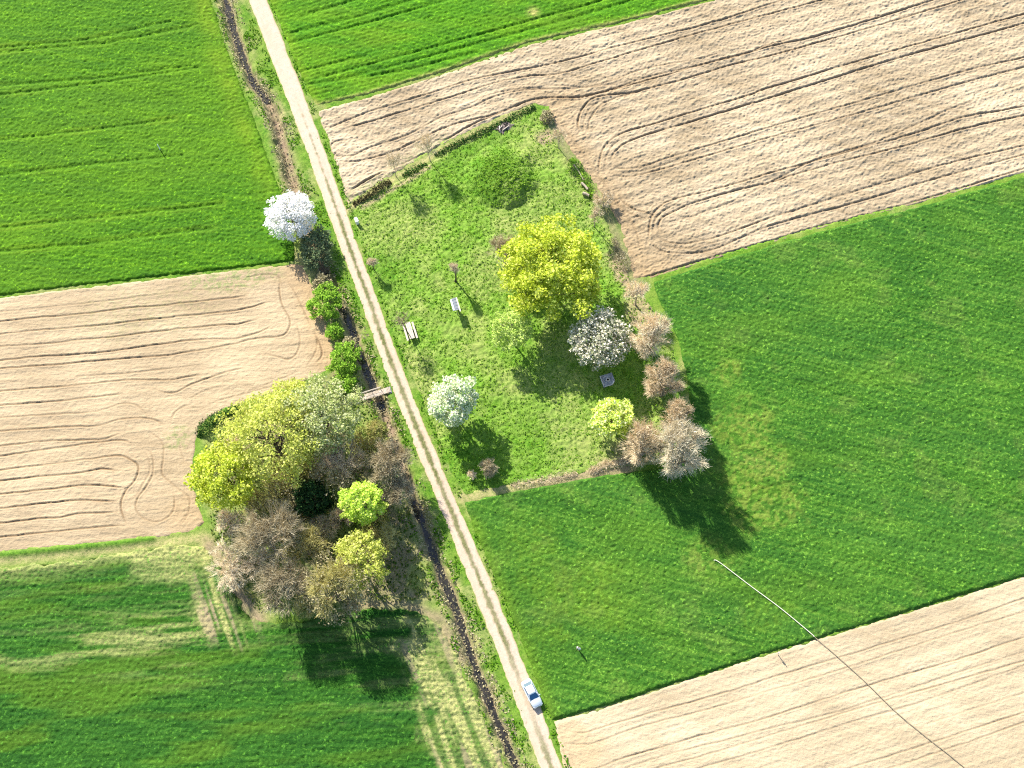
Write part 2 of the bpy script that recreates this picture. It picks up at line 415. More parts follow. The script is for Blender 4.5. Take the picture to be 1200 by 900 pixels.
def mC(X, Y, d, mk):
    th = np.maximum.reduce([blob(X, Y, 852, 440, 3.0, 1.0, 0, 1), blob(X, Y, 866, 500, 5.5, 1, 0, 2), blob(X, Y, 885, 555, 6.5, 1, 0, 3), blob(X, Y, 905, 590, 5.0, 1.3, 0, 4), blob(X, Y, 875, 600, 4.5, 1, 0, 5), blob(X, Y, 830, 650, 4, 1.3, 0, 6) * 0.7])
    st = sst(0.42, 0.60, fbm(X * 1.4, Y * 1.4, 3, 42)); mk[..., 0] = 0.15 * th * st + 0.06 * sst(0.6, 0.75, fbm(X * 0.25, Y * 0.25, 3, 41))
    yl = np.maximum.reduce([blob(X, Y, 900, 720, 3, 1.5, 0, 8), blob(X, Y, 640, 745, 4, 1, 0, 9), blob(X, Y, 640, 680, 6, 1, 0, 10), blob(X, Y, 700, 700, 7, 1, 0, 11), blob(X, Y, 622, 640, 6, 1, 0, 12)])
    mk[..., 2] = th * (0.15 + 0.40 * st) + 0.35 * yl * (0.4 + 0.6 * st) + 0.5 * np.exp(-(dpl(X, Y, PL([(552, 612), (582, 682), (602, 728), (626, 790), (647, 843)])) / 1.5) ** 2) + 0.15 * sst(0.52, 0.72, fbm(X * 0.05, Y * 0.11, 3, 14))
def mD(X, Y, d, mk):
    u, v = along(X, Y, rD); u2, v2 = along(X, Y, rowdir((520, 720), (580, 870)))
    st = sst(0.42, 0.66, fbm(u * 0.09, v * 1.1, 3, 51)); stv = sst(0.40, 0.6, fbm(u2 * 0.06, v2 * 0.9, 3, 52))
    band = np.exp(-(dpl(X, Y, PL([(-60, 776), (60, 766), (150, 752), (230, 740)])) / 3.0) ** 2)
    top = np.exp(-(dpl(X, Y, PL([(-60, 672), (0, 668), (60, 661), (130, 652), (200, 641), (240, 642)])) / 1.3) ** 2)
    right = sst(0, 1, (blob(X, Y, 560, 850, 8, 1.5, rowdir((520, 720), (580, 870)), 5) + blob(X, Y, 520, 775, 7.5, 1.4, rowdir((520, 720), (580, 870)), 6)))
    corner = blob(X, Y, 268, 705, 5.5, 1.6, rowdir((255, 660), (290, 724)), 7); low = blob(X, Y, 470, 770, 10, 2.0, rD, 8); tr2 = blob(X, Y, 205, 655, 4, 2.4, rD, 9)
    mk[..., 0] = np.clip(0.5 * band * st + 0.65 * top + 1.0 * right * (0.25 + stv) + 0.85 * corner * stv + 0.25 * low * st + 0.5 * tr2 + 0.25 * st * sst(0.4, 0.7, fbm(X * .05, Y * .05, 2, 4)), 0, 1)
    mk[..., 1] = 0.75 * corner * sst(0.62, 0.72, fbm(u2 * 0.05, v2 * 0.9, 2, 61)) + 0.5 * right * sst(0.62, 0.72, fbm(u2 * 0.05, v2 * 0.7, 2, 62))
    mk[..., 2] = 0.35 * sst(0.5, 0.7, fbm(u * 0.06, v * 0.3, 3, 71))

field('crop_field', PA, 0.20, crop_h(rA, 0.32, 0.21, 3.0, 0.012, trA, 0.2), mA, crop_mat('crop_a', (0.018, 0.070, 0.002), (0.045, 0.140, 0.002), (0.095, 0.215, 0.006), rA, blue=(0.022, 0.09, 0.008), gain=1.0), wob=0.2)
field('crop_field', PB, 0.20, crop_h(rB, 0.26, 0.19, 3.0, 0.03, trB, 0.22), mB, crop_mat('crop_b', (0.018, 0.075, 0.002), (0.044, 0.155, 0.002), (0.09, 0.23, 0.006), rB, blue=(0.022, 0.10, 0.008), gain=1.03), wob=0.2)
field('crop_field', PC, 0.19, crop_h(rC, 0.34, 0.20, 3.3, 0.008), mC, crop_mat('crop_c', (0.012, 0.055, 0.005), (0.032, 0.114, 0.008), (0.10, 0.21, 0.022), rC, blue=(0.016, 0.085, 0.016), gain=0.98), wob=0.24)
field('crop_field', PD, 0.20, crop_h(rD, 0.30, 0.21, 3.0, 0.02), mD, crop_mat('crop_d', (0.008, 0.046, 0.004), (0.020, 0.095, 0.006), (0.06, 0.17, 0.016), rD, dry=(0.27, 0.27, 0.10), blue=(0.012, 0.07, 0.014), gain=0.86), wob=0.75)

# --- ploughed fields and their wheel ruts
c1 = (360, 0); c2 = (640, 60); c3 = (900, 0); s3 = 3.3333
T1 = L_(c1, s3, [(75, 505), (180, 460), (300, 420), (480, 365), (600, 325), (700, 300), (850, 270), (1000, 240), (1200, 185), (1560, 95), (1860, 0)],
        [(150, 500), (230, 480), (400, 430), (560, 380), (700, 335), (850, 300), (1000, 285), (1200, 225), (1600, 110), (2020, 0)],
        (.7, [(110, 600), (170, 610), (250, 575), (400, 525), (520, 460), (640, 420), (740, 375), (850, 352), (920, 350), (1100, 340), (1240, 320)]),
        (.9, [(120, 630), (200, 630), (330, 595), (450, 540), (560, 490), (700, 455), (800, 420), (900, 385), (1050, 380), (1180, 355)]),
        (1.3, [(160, 750), (240, 700), (310, 665)]), (.6, [(180, 545), (110, 555), (90, 580), (120, 610), (180, 608)]),
        (.7, [(60, 510), (100, 600), (130, 700), (150, 750)]), (.5, [(40, 450), (75, 540), (110, 650), (135, 740)]), (.6, [(330, 660), (480, 590), (620, 520), (760, 465)]),
        (1.2, [(520, 560), (640, 490), (760, 440), (860, 395), (920, 385)]), (.5, [(700, 370), (860, 345), (1000, 350), (1200, 330)]))
T1 += L_(c2, s3, (.6, [(0, 130), (150, 140), (260, 115), (380, 70), (600, 30), (700, 0)]),
         (1.3, [(0, 180), (130, 180), (220, 160), (340, 130), (480, 90), (640, 45), (867, -15), (1117, -75), (1517, -200)]),
         (.5, [(250, 150), (420, 95), (600, 55), (800, 5), (867, -25), (1300, -140)]),
         (1.2, [(130, 320), (125, 270), (150, 215), (200, 180), (340, 160), (520, 115), (720, 55), (867, 20), (1247, -85), (1627, -200)]),
         (.6, [(165, 330), (170, 270), (205, 220), (270, 185), (420, 140)]), (.5, [(148, 330), (148, 270), (178, 218), (230, 185)]),
         (1.2, [(205, 480), (213, 410), (240, 360), (300, 320), (400, 290), (600, 230), (800, 170), (867, 145), (1267, 25), (1867, -145)]),
         (1.2, [(250, 430), (265, 400), (310, 360), (400, 325), (600, 265), (800, 205), (867, 185), (1367, 30), (1867, -108)]),
         (.6, [(228, 470), (236, 410), (262, 366), (310, 335)]),
         (.8, [(250, 445), (300, 460), (380, 450), (500, 410), (700, 350), (867, 300), (1317, 170), (1647, 75), (1867, 25)]),
         (.8, [(255, 485), (320, 490), (420, 470), (560, 430), (760, 370), (867, 340), (1267, 230), (1627, 125), (1867, 62)]),
         (.5, [(245, 465), (310, 476), (400, 462), (520, 424)]),
         (1, [(400, 735), (405, 670), (430, 620), (500, 580), (620, 550), (800, 500), (867, 480), (1117, 410), (1427, 325), (1627, 260), (1867, 215)]),
         (1, [(440, 710), (440, 670), (470, 640), (560, 600), (700, 555), (840, 520), (867, 515), (1117, 440), (1367, 380), (1627, 305), (1867, 250)]),
         (.6, [(420, 720), (422, 672), (450, 630), (520, 592)]), (.5, [(470, 665), (540, 655), (640, 620), (760, 575), (900, 500), (1067, 420), (1300, 350), (1620, 210), (1867, 130)]),
         (.8, [(430, 720), (470, 745), (560, 750), (700, 715), (850, 660), (960, 625), (1217, 545), (1567, 440), (1867, 370)]),
         (.8, [(400, 740), (450, 780), (560, 790), (680, 765), (867, 685), (1217, 590), (1517, 500), (1867, 405)]),
         (.5, [(415, 730), (460, 762), (560, 770), (690, 740)]), (.7, [(280, 550), (300, 590), (350, 620), (420, 640)]), (.6, [(262, 540), (285, 600), (340, 640), (400, 655)]),
         (.4, [(60, 280), (110, 360), (170, 440), (230, 520), (290, 620), (350, 700), (370, 800)]), (.4, [(100, 330), (160, 420), (215, 500), (280, 600), (345, 680)]),
         (1.1, [(370, 890), (500, 850), (700, 790), (900, 735), (1067, 685), (1400, 600), (1867, 460)]))
c4 = (0, 300); c6 = (180, 300); c5 = (0, 470); s5 = 4.615
T3 = L_(c4, 5, [(0, 385), (240, 360), (480, 340), (720, 310), (960, 290), (1200, 263), (1460, 235)],
        [(0, 458), (300, 430), (600, 405), (900, 371), (1100, 350), (1300, 330), (1440, 310), (1590, 265)],
        [(0, 530), (240, 518), (480, 490), (720, 470), (960, 438), (1300, 405), (1400, 400), (1515, 370)],
        [(0, 612), (240, 590), (480, 575), (720, 550), (960, 515), (1200, 488), (1380, 485), (1540, 440), (1600, 400)],
        [(0, 660), (300, 640), (560, 615), (900, 590), (1100, 565), (1350, 520), (1500, 485), (1640, 470), (1690, 430), (1700, 370), (1660, 300), (1640, 230), (1640, 130)],
        (.5, [(400, 710), (720, 690), (1000, 660), (1200, 635)]), [(0, 792), (240, 775), (480, 755), (720, 730), (1000, 725), (1200, 690)],
        [(0, 875), (240, 860), (480, 835), (740, 805)], (.4, [(0, 740), (150, 735)]), (.4, [(0, 330), (300, 300), (700, 255), (1100, 205), (1500, 175)]))
T3 += L_(c6, 5, (.8, [(0, 780), (60, 800), (130, 800), (230, 750), (400, 690), (550, 650)]), (.5, [(180, 860), (280, 800), (420, 760)]), (.5, [(560, 790), (700, 740), (800, 700), (870, 660)]),
         (.6, [(640, 570), (720, 590), (790, 605), (840, 570), (860, 490), (830, 380)]), (.7, [(900, 640), (950, 560), (960, 480)]), (.9, [(940, 640), (985, 590), (980, 530), (940, 440)]),
         (.5, [(780, 130), (830, 220), (880, 320), (930, 430)]), (.6, [(520, 130), (640, 112), (730, 118), (760, 200)]), (.5, [(700, 200), (740, 210)]), (.4, [(320, 870), (480, 820), (640, 780), (800, 730)]))
T3 += L_(c5, s5, (.6, [(0, 92), (300, 72), (500, 60), (580, 40), (660, 15), (740, 25), (800, 80)]), (.9, [(0, 165), (300, 143), (480, 138), (560, 128), (640, 100), (740, 92), (830, 100), (900, 140)]),
         [(0, 242), (300, 215), (540, 208), (610, 190), (665, 172)], [(0, 298), (200, 270), (420, 238), (600, 215), (680, 215), (720, 240)],
         (.9, [(0, 375), (200, 350), (460, 318), (640, 295), (710, 320), (745, 350), (745, 400), (715, 450), (680, 485), (660, 540), (660, 600), (690, 675)]),
         (1.3, [(0, 430), (260, 405), (400, 395), (500, 375), (560, 365), (650, 380)]), (1.3, [(0, 503), (250, 480), (480, 455), (600, 460), (680, 475)]),
         (1.3, [(0, 580), (240, 555), (440, 538), (640, 542)]), (1.3, [(0, 660), (200, 638), (330, 630), (440, 610), (640, 600)]), (1.2, [(0, 738), (260, 710), (480, 688), (680, 672)]),
         (.7, [(780, 255), (820, 290), (830, 380), (800, 450), (750, 520), (735, 580), (770, 630), (840, 655), (900, 635), (940, 590), (945, 530), (930, 490)]),
         (.5, [(762, 270), (800, 300), (810, 380), (780, 440), (730, 520)]), (.6, [(780, 170), (830, 180), (880, 230), (885, 310), (880, 400), (960, 470), (1020, 520), (1020, 600), (970, 690)]),
         (.6, [(920, 130), (950, 60), (1040, 10)]), (.5, [(970, 200), (985, 290), (1010, 370)]), (.5, [(970, 680), (1010, 615), (1090, 600)]))
c7 = (640, 720); c8 = (900, 660)
T2 = L_(c7, 4, (.8, [(100, 550), (180, 555), (260, 530), (480, 465), (720, 400), (960, 330), (1040, 302), (1339, 213), (1637, 123), (1936, 32), (2240, -75)]),
        (.6, [(70, 600), (180, 610), (260, 590), (480, 515), (760, 445), (960, 385), (1040, 360), (1339, 272), (1936, 80), (2240, -10)]),
        (.9, [(240, 720), (330, 685), (480, 640), (720, 570), (960, 505), (1040, 483), (1499, 336), (1936, 208), (2240, 107)]),
        (.5, [(380, 720), (560, 660), (900, 575), (1040, 535), (1360, 458), (1936, 272), (2240, 176)]),
        (.8, [(520, 720), (760, 655), (960, 595), (1040, 570), (1552, 416), (2240, 219)]),
        (.6, [(720, 720), (900, 670), (1040, 628), (1445, 501), (1787, 400), (2240, 240)]), (.3, [(30, 530), (60, 600), (110, 700)]), (.3, [(60, 540), (95, 620), (140, 720)]))
T2 += L_(c8, 3.75, (.8, [(360, 900), (700, 795), (1125, 655)]), (.7, [(540, 900), (840, 800), (1125, 700)]), (.4, [(660, 720), (840, 660), (1125, 570)]), (.3, [(180, 890), (560, 760)]))

def plough_h(ang, clod, sc, lines, depth, width, res, across=0.0, rowa=0.06):
    def f(X, Y, d, mk):
        u, v = along(X, Y, ang)
        c = fbm(u * sc * 0.6, v * sc, 2, 13)
        h = 0.10 + clod * (np.maximum(c - 0.42, 0) * 2.6 - 0.3) + 0.3 * clod * (vn(u * sc * 2.2, v * sc * 2.2, 19) - 0.5)
        h = h + rowa * (vn(u * 0.22, v * 2.7, 29) - 0.5) + 0.6 * rowa * (vn(u * 0.12, v * 1.15, 30) - 0.5)
        h = h + 0.035 * np.sin(v * 2 * math.pi / 2.4 + 1.5 * vn(u * 0.05, v * 0.05, 2)) * clod / 0.1
        rolled = 1 - sst(1.0, 4.0, d)
        if across: h = h * (1 - 0.6 * mk[..., 1])
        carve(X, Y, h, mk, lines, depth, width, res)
        return h
    return f
def m1(X, Y, d, mk):
    hd = dpl(X, Y, PL([(640, 135), (668, 190), (700, 235), (726, 285), (745, 322), (765, 322)]))
    mk[..., 1] = np.exp(-(hd / 5.0) ** 2) * 0.8 + 0.35 * np.exp(-(dpl(X, Y, PL([(660, 113), (700, 112), (760, 98)])) / 1.6) ** 2)
    mk[..., 2] = 0.5 * np.exp(-(dpl(X, Y, PL([(412, 232), (460, 203), (520, 166)])) / 1.4) ** 2)
def m3(X, Y, d, mk):
    mk[..., 1] = 0.9 * np.exp(-(dpl(X, Y, PL([(352, 312), (366, 350), (380, 390), (388, 420)])) / 3.0) ** 2) + 0.4 * blob(X, Y, 225, 610, 6, 1, 0, 3)
    mk[..., 2] = 0.55 * blob(X, Y, 268, 326, 3.2, 3.0, r3, 2) + 0.15 * blob(X, Y, 160, 365, 6, 2.4, r3, 4) + 0.5 * blob(X, Y, 212, 510, 3, 1, 0, 5)
def m2(X, Y, d, mk):
    mk[..., 1] = 0.7 * blob(X, Y, 668, 872, 5, 1.3, 0, 4)
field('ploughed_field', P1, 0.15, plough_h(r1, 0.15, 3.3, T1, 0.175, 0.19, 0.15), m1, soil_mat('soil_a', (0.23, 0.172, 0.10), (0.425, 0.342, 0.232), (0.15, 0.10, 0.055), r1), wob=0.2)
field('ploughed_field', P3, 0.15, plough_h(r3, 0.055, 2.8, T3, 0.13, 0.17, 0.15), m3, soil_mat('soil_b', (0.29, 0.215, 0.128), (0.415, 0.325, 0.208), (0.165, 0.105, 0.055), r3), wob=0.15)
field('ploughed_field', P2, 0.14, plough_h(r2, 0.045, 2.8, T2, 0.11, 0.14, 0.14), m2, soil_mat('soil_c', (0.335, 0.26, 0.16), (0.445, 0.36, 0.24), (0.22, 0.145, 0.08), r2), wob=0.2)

# --- meadow
MOUND = P(590, 208)[:2]
def meadow_h(X, Y, d, mk):
    h = 0.12 + 0.36 * (fbm(X * 2.3, Y * 2.3, 2, 23) - 0.5) + 0.25 * (fbm(X * 0.2, Y * 0.2, 2, 24) - 0.5)
    r = np.hypot(X - MOUND[0], Y - MOUND[1]) + (fbm(X * .3, Y * .3, 2, 5) - 0.5) * 3.0
    mo = np.clip(1 - (np.maximum(r, 0) / 6.7) ** 2, 0, 1) ** 1.1
    h = h + 1.75 * mo + 0.3 * sst(0, .3, mo) * (fbm(X * 1.3, Y * 1.3, 2, 6) - .5)
    mk[..., 2] = 0.68 * sst(0.0, 0.5, mo + (fbm(X * .6, Y * .6, 3, 7) - .5) * .5)
    return h
def mM(X, Y, d, mk):
    dry = np.maximum.reduce([0.75 * blob(X, Y, 488, 440, 4, 1.7, rowdir((480, 420), (500, 480)), 1), 0.55 * blob(X, Y, 640, 170, 6, 1.0, 0, 2), 0.5 * blob(X, Y, 575, 320, 6, 1.3, 0, 3), 0.4 * blob(X, Y, 640, 250, 7, 1.5, 0, 4), 0.45 * blob(X, Y, 470, 265, 6, 1.6, 0, 5), 0.5 * blob(X, Y, 690, 520, 6, 1.3, 0, 6), 0.5 * blob(X, Y, 660, 450, 5, 1.5, -0.8, 7), 0.8 * np.exp(-(dpl(X, Y, PL([(405, 250), (440, 226), (480, 205), (520, 181)])) / 0.8) ** 2), 0.7 * np.exp(-(dpl(X, Y, PL([(640, 140), (650, 165), (668, 192), (690, 226), (712, 262), (728, 300), (750, 340)])) / 1.6) ** 2)])
    mk[..., 0] = np.maximum(dry * 0.8, 0.4 * sst(0.48, 0.72, fbm(X * 0.13, Y * 0.13, 3, 33)))
    mk[..., 1] = np.maximum.reduce([0.9 * blob(X, Y, 640, 160, 2.2, 1, 0, 8), 0.9 * blob(X, Y, 731, 315, 2.8, 1.5, 1.9, 9), 0.7 * blob(X, Y, 750, 365, 2.6, 1.6, 1.9, 10), 0.8 * np.exp(-(dpl(X, Y, PL([(425, 243), (455, 225), (480, 211), (503, 196)])) / 0.55) ** 2), 0.55 * blob(X, Y, 760, 535, 5, 1.6, 0, 12)])
    lush = np.maximum.reduce([0.7 * blob(X, Y, 600, 510, 9, 1, 0, 13) * fbm(X * .3, Y * .3, 2, 3), 0.5 * blob(X, Y, 550, 170, 6, 1.5, 0.4, 14), 0.6 * blob(X, Y, 545, 555, 5, 1.5, 0, 15), 0.5 * blob(X, Y, 450, 320, 5, 1, 0, 16), 0.7 * np.exp(-(dpl(X, Y, PL([(668, 192), (690, 222), (705, 250)])) / 1.3) ** 2)])
    mk[..., 2] = np.maximum(mk[..., 2], lush)
VG = [(0.045, 0.13, 0.006), (0.11, 0.245, 0.016), (0.195, 0.335, 0.04), (0.23, 0.315, 0.065)]
field('meadow', PM, 0.2, meadow_h, mM, verge_mat('meadow_grass', VG, (0.37, 0.34, 0.14), (0.40, 0.29, 0.19)), wob=0.35)

# --- farm track (two wheel strips with grass between them)
def ribbon_poly(pl, w):
    t = np.gradient(pl, axis=0); t /= np.linalg.norm(t, axis=1)[:, None]; n = np.stack([-t[:, 1], t[:, 0]], 1)
    return np.vstack([pl + n * w, (pl - n * w)[::-1]])
_rs = np.concatenate([[0], np.cumsum(np.hypot(*np.diff(ROAD, axis=0).T))])
def along_pl(X, Y, pl):
    best = np.full(X.shape, 1e9); s = np.zeros(X.shape); sg = np.zeros(X.shape); acc = 0
    for (x0, y0), (x1, y1) in zip(pl[:-1], pl[1:]):
        dx, dy = x1 - x0, y1 - y0; L = math.hypot(dx, dy)
        t = np.clip(((X - x0) * dx + (Y - y0) * dy) / L ** 2, 0, 1); d = np.hypot(X - x0 - t * dx, Y - y0 - t * dy)
        b = d < best; best = np.where(b, d, best); s = np.where(b, acc + t * L, s)
        sg = np.where(b, np.sign(dx * (Y - y0) - dy * (X - x0)), sg); acc += L
    return best * sg, s
def track():
    x0, y0 = np.maximum(ROAD.min(0) - 3, [vx0 - 5, vy0 - 6]); x1, y1 = np.minimum(ROAD.max(0) + 3, [vx1, vy1 + 12])
    X, Y = grid(x0, x1, y0, y1, 0.2)
    keep0 = np.zeros(X.shape, bool)
    off, s = along_pl(X, Y, ROAD)
    sm = np.interp(P(345, 110)[1], ROAD[::-1, 1], _rs[::-1])
    half = 1.72 - 0.26 * sst(sm, sm + 60, s) + 0.18 * sst(sm + 75, sm + 115, s) + 0.16 * (fbm(s * 0.5, np.sign(off) * 7, 3, 3) - 0.5) * 2 + 0.1 * (fbm(X * 1.5, Y * 1.5, 2, 4) - 0.5)
    d = half - np.abs(off)
    sm = np.interp(P(345, 110)[1], ROAD[::-1, 1], _rs[::-1])            # where the grass strip begins
    sd_ = np.interp(P(600, 780)[1], ROAD[::-1, 1], _rs[::-1])
    gw = 0.40 * sst(sm - 4, sm + 45, s) * (0.75 + 0.5 * fbm(s * 0.35, s * 0 + 3, 2, 8))
    mk = np.zeros(X.shape + (3,))
    gr = sst(-0.16, 0.2, gw - np.abs(off - 0.04) + (fbm(X * 2, Y * 2, 2, 5) - 0.5) * 0.5) * sst(sm - 6, sm + 14, s)
    gr *= 1 - 0.7 * np.exp(-((s - sd_ - 6) / 6) ** 2)
    mk[..., 0] = gr * (0.75 + 0.25 * vn(s * 0.3, s * 0, 6)); mk[..., 1] = sst(0.3, 0.02, d) * 0.7
    mk[..., 2] = sst(0.55, 0.75, fbm(s * 0.12, off * 1.2, 3, 15)) * 0.8
    Z = 0.10 + 0.05 * gr + 0.05 * (fbm(X * 1.2, Y * 1.2, 2, 6) - 0.5) - 0.05 * np.exp(-((np.abs(off) - 1.0) / 0.35) ** 2) * sst(sm, sm + 20, s)
    Z = Z * sst(-0.05, 0.2, d) - 0.45 * sst(0.0, 0.3, -d)
    k = NT('track_gravel'); R, G, B = k.mask(); p = k.pos()
    f = k.noise(p, 3.5, 4, 0.75); m = k.noise(p, 0.35, 3, 0.6)
    c = k.ramp(f, [(0.3, (0.40, 0.31, 0.235)), (0.7, (0.56, 0.46, 0.36))])
    c = k.mix(k.ramp(m, [(0.4, (0, 0, 0)), (0.65, (0.5, 0.5, 0.5))]), c, (0.47, 0.355, 0.26))
    c = k.mix(k.math('MULTIPLY', B, 0.55), c, (0.46, 0.34, 0.24))
    c = k.mix(G, c, (0.40, 0.32, 0.16))
    c = k.mix(R, c, k.ramp(f, [(0.35, (0.05, 0.07, 0.014)), (0.65, (0.17, 0.18, 0.06))]))
    k.col(c); k.bump(k.noise(p, 5, 3, 0.7), 0.35, 0.06)
    tag(grid_mesh('track', X, Y, Z, d > -0.35, np.clip(mk, 0, 1), k.m), kind='structure')
track()

# --- the ground: one sheet to the horizon, verges, ditch and the floor of the grove
def ground():
    res = 0.34
    X, Y = grid(vx0 - 16, vx1 + 16, vy0 - 10, vy1 + 16, res)
    Z = 0.02 + 0.20 * (fbm(X * 1.3, Y * 1.3, 2, 43) - 0.5)
    ins = np.maximum.reduce([sdist(X, Y, q) for q in (PA, PB, P1, PC, P2, P3, PD, PM, ribbon_poly(ROAD, 1.6))])
    dd, s = along_pl(X, Y, DITCH); ad = np.abs(dd) + (fbm(X * 0.6, Y * 0.6, 3, 44) - 0.5) * 0.9
    Z = Z - 1.15 * (1 - sst(0.3, 1.65, ad)) + 0.12 * np.exp(-((ad - 2.2) / 0.5) ** 2)
    near = np.abs(dd) < 3
    Z = np.where((ins > 0.5) & ~near, -0.8, Z)
    Z = np.where((ins > 0.9), -0.8, Z)
    mk = np.zeros(X.shape + (3,))
    yy = np.interp(s, np.concatenate([[0], np.cumsum(np.hypot(*np.diff(DITCH, axis=0).T))]), np.linspace(0, 1, len(DITCH)))
    # straw along the ditch, mud in its bed
    straw = np.exp(-((ad - 1.4) / 0.7) ** 2) * (0.2 + 0.8 * sst(0.4, 0.65, fbm(X * 0.4, Y * 0.4, 3, 45)))
    mk[..., 0] = straw
    mk[..., 1] = 1 - sst(0.5, 1.25, ad)
    mudc = np.exp(-(dpl(X, Y, PL([(318, 125), (330, 165), (343, 215), (350, 235)])) / 1.3) ** 2)
    mk[..., 1] = np.maximum(mk[..., 1], mudc)
    # the grove floor
    gv = PL([(232, 505), (250, 492), (300, 472), (350, 455), (392, 436), (420, 440), (445, 470), (470, 540), (492, 600), (505, 650), (525, 705), (500, 712), (440, 712), (380, 720), (300, 726), (258, 660), (242, 630), (232, 570)])
    g = sst(-0.8, 1.5, sdist(X, Y, gv) + (fbm(X * .4, Y * .4, 3, 46) - 0.5) * 3)
    mk[..., 0] = np.maximum(mk[..., 0], g * (0.1 + 0.6 * fbm(X * .25, Y * .25, 3, 47)))
    mk[..., 1] = np.maximum(mk[..., 1], g * 0.75 * sst(0.40, 0.66, fbm(X * .2, Y * .2, 3, 48)))
    # bare strips: edge of the grove, the hedge bottom below the meadow
    mk[..., 1] = np.maximum(mk[..., 1], 0.9 * np.exp(-(dpl(X, Y, PL([(246, 640), (262, 668), (284, 700), (302, 726)])) / 1.6) ** 2))
    mk[..., 1] = np.maximum(mk[..., 1], 0.8 * np.exp(-(dpl(X, Y, PL([(408, 710), (440, 708), (470, 706), (515, 725), (540, 770)])) / 1.3) ** 2))
    hb = dpl(X, Y, PL([(543, 584), (590, 573), (650, 563), (690, 556), (735, 550)]))
    mk[..., 0] = np.maximum(mk[..., 0], np.exp(-(hb / 1.5) ** 2)); mk[..., 1] = np.maximum(mk[..., 1], 0.7 * np.exp(-(dpl(X, Y, PL([(640, 563), (690, 554), (735, 548)])) / 1.2) ** 2))
    mk[..., 0] = np.maximum(mk[..., 0], 0.9 * np.exp(-(dpl(X, Y, PL([(348, 300), (372, 330), (380, 360), (396, 410)])) / 1.6) ** 2))
    mk[..., 0] = np.maximum(mk[..., 0], 1.0 * np.exp(-(dpl(X, Y, PL([(-60, 662), (0, 657), (120, 645), (190, 636), (240, 630)])) / 1.1) ** 2))
    mk[..., 0] = np.maximum(mk[..., 0], 1.0 * np.exp(-(dpl(X, Y, PL([(405, 248), (440, 222), (480, 199), (520, 174), (560, 154), (620, 125)])) / 1.0) ** 2))
    mk[..., 1] = np.maximum(mk[..., 1], 0.6 * np.exp(-(dpl(X, Y, PL([(645, 140), (668, 185), (712, 250), (732, 300), (745, 330)])) / 1.4) ** 2))
    gl = dpl(X, Y, PL([(-60, 655), (0, 651), (60, 645), (120, 639), (178, 632)]))
    mk[..., 2] = np.exp(-(gl / 0.55) ** 2); Z = Z + 0.3 * mk[..., 2] * (ins < 0.5)
    mk[..., 0] *= 1 - mk[..., 2]
    lane = dpl(X, Y, PL([(300, 0), (340, 110), (376, 210), (410, 305), (460, 445), (500, 540), (585, 750), (640, 900)]))
    mk[..., 0] = np.maximum(mk[..., 0], 0.5 * sst(0.55, 0.75, fbm(X * 0.3, Y * 0.3, 3, 49)))
    mat = verge_mat('verge_grass', [(0.035, 0.11, 0.008), (0.08, 0.19, 0.012), (0.16, 0.28, 0.03), (0.19, 0.26, 0.045)], (0.38, 0.34, 0.15), (0.33, 0.245, 0.16))
    ny, nx = X.shape
    o = grid_mesh('ground', X, Y, Z, np.ones(X.shape, bool), np.clip(mk, 0, 1), mat)
    # skirt of big quads out to the horizon, joined into the same sheet
    bm = bmesh.new(); bm.from_mesh(o.data)
    x0, x1, y0, y1 = X[0, 0], X[0, -1], Y[0, 0], Y[-1, 0]; Bg = 2600.0
    ring = [[(x0, y0), (x1, y0), (Bg, -Bg), (-Bg, -Bg)], [(x1, y0), (x1, y1), (Bg, Bg), (Bg, -Bg)], [(x1, y1), (x0, y1), (-Bg, Bg), (Bg, Bg)], [(x0, y1), (x0, y0), (-Bg, -Bg), (-Bg, Bg)]]
    for q in ring:
        bm.faces.new([bm.verts.new((x, y, -0.05)) for x, y in q])
    bm.to_mesh(o.data); bm.free()
    at = o.data.color_attributes['mask'].data
    for i in range(len(at) - 16, len(at)): at[i].color = (0.15, 0.0, 0.35, 1.0)
    tag(o, kind='structure')
ground()

# --- water in the ditch
def water():
    k = NT('ditch_water'); p = k.pos()
    k.col(k.ramp(k.noise(p, 0.8, 3), [(0.35, (0.012, 0.012, 0.010)), (0.7, (0.05, 0.042, 0.032))]))
    k.b.inputs['Roughness'].default_value = 0.09; k.b.inputs['Specular IOR Level'].default_value = 0.5
    k.bump(k.noise(p, 2.5, 2), 0.15, 0.05)
    for seg in ([(250, -50), (264, 0), (280, 55), (297, 95), (312, 118)], [(379, 318), (401, 362), (413, 389), (427, 429), (440, 458), (449, 478)], [(484, 585), (492, 605), (505, 641), (532, 707), (554, 772), (577, 832), (606, 900), (626, 950)]):
        pl = smooth_pl(PL(seg), 6); t = np.gradient(pl, axis=0); t /= np.linalg.norm(t, axis=1)[:, None]; n = np.stack([-t[:, 1], t[:, 0]], 1)
        w = 1.3; V = np.zeros((len(pl) * 2, 3)); V[0::2, :2] = pl + n * w; V[1::2, :2] = pl - n * w; V[:, 2] = -0.99
        i = np.arange(len(pl) - 1) * 2; Fq = np.stack([i, i + 2, i + 3, i + 1], 1)[:, ::-1]
        tag(link('water', np_mesh('water', V, Fq, True), k.m), kind='structure')
water()

# ------------------------------------------------------------------ trees
def unit(v): return v / (np.linalg.norm(v, axis=-1, keepdims=True) + 1e-9)

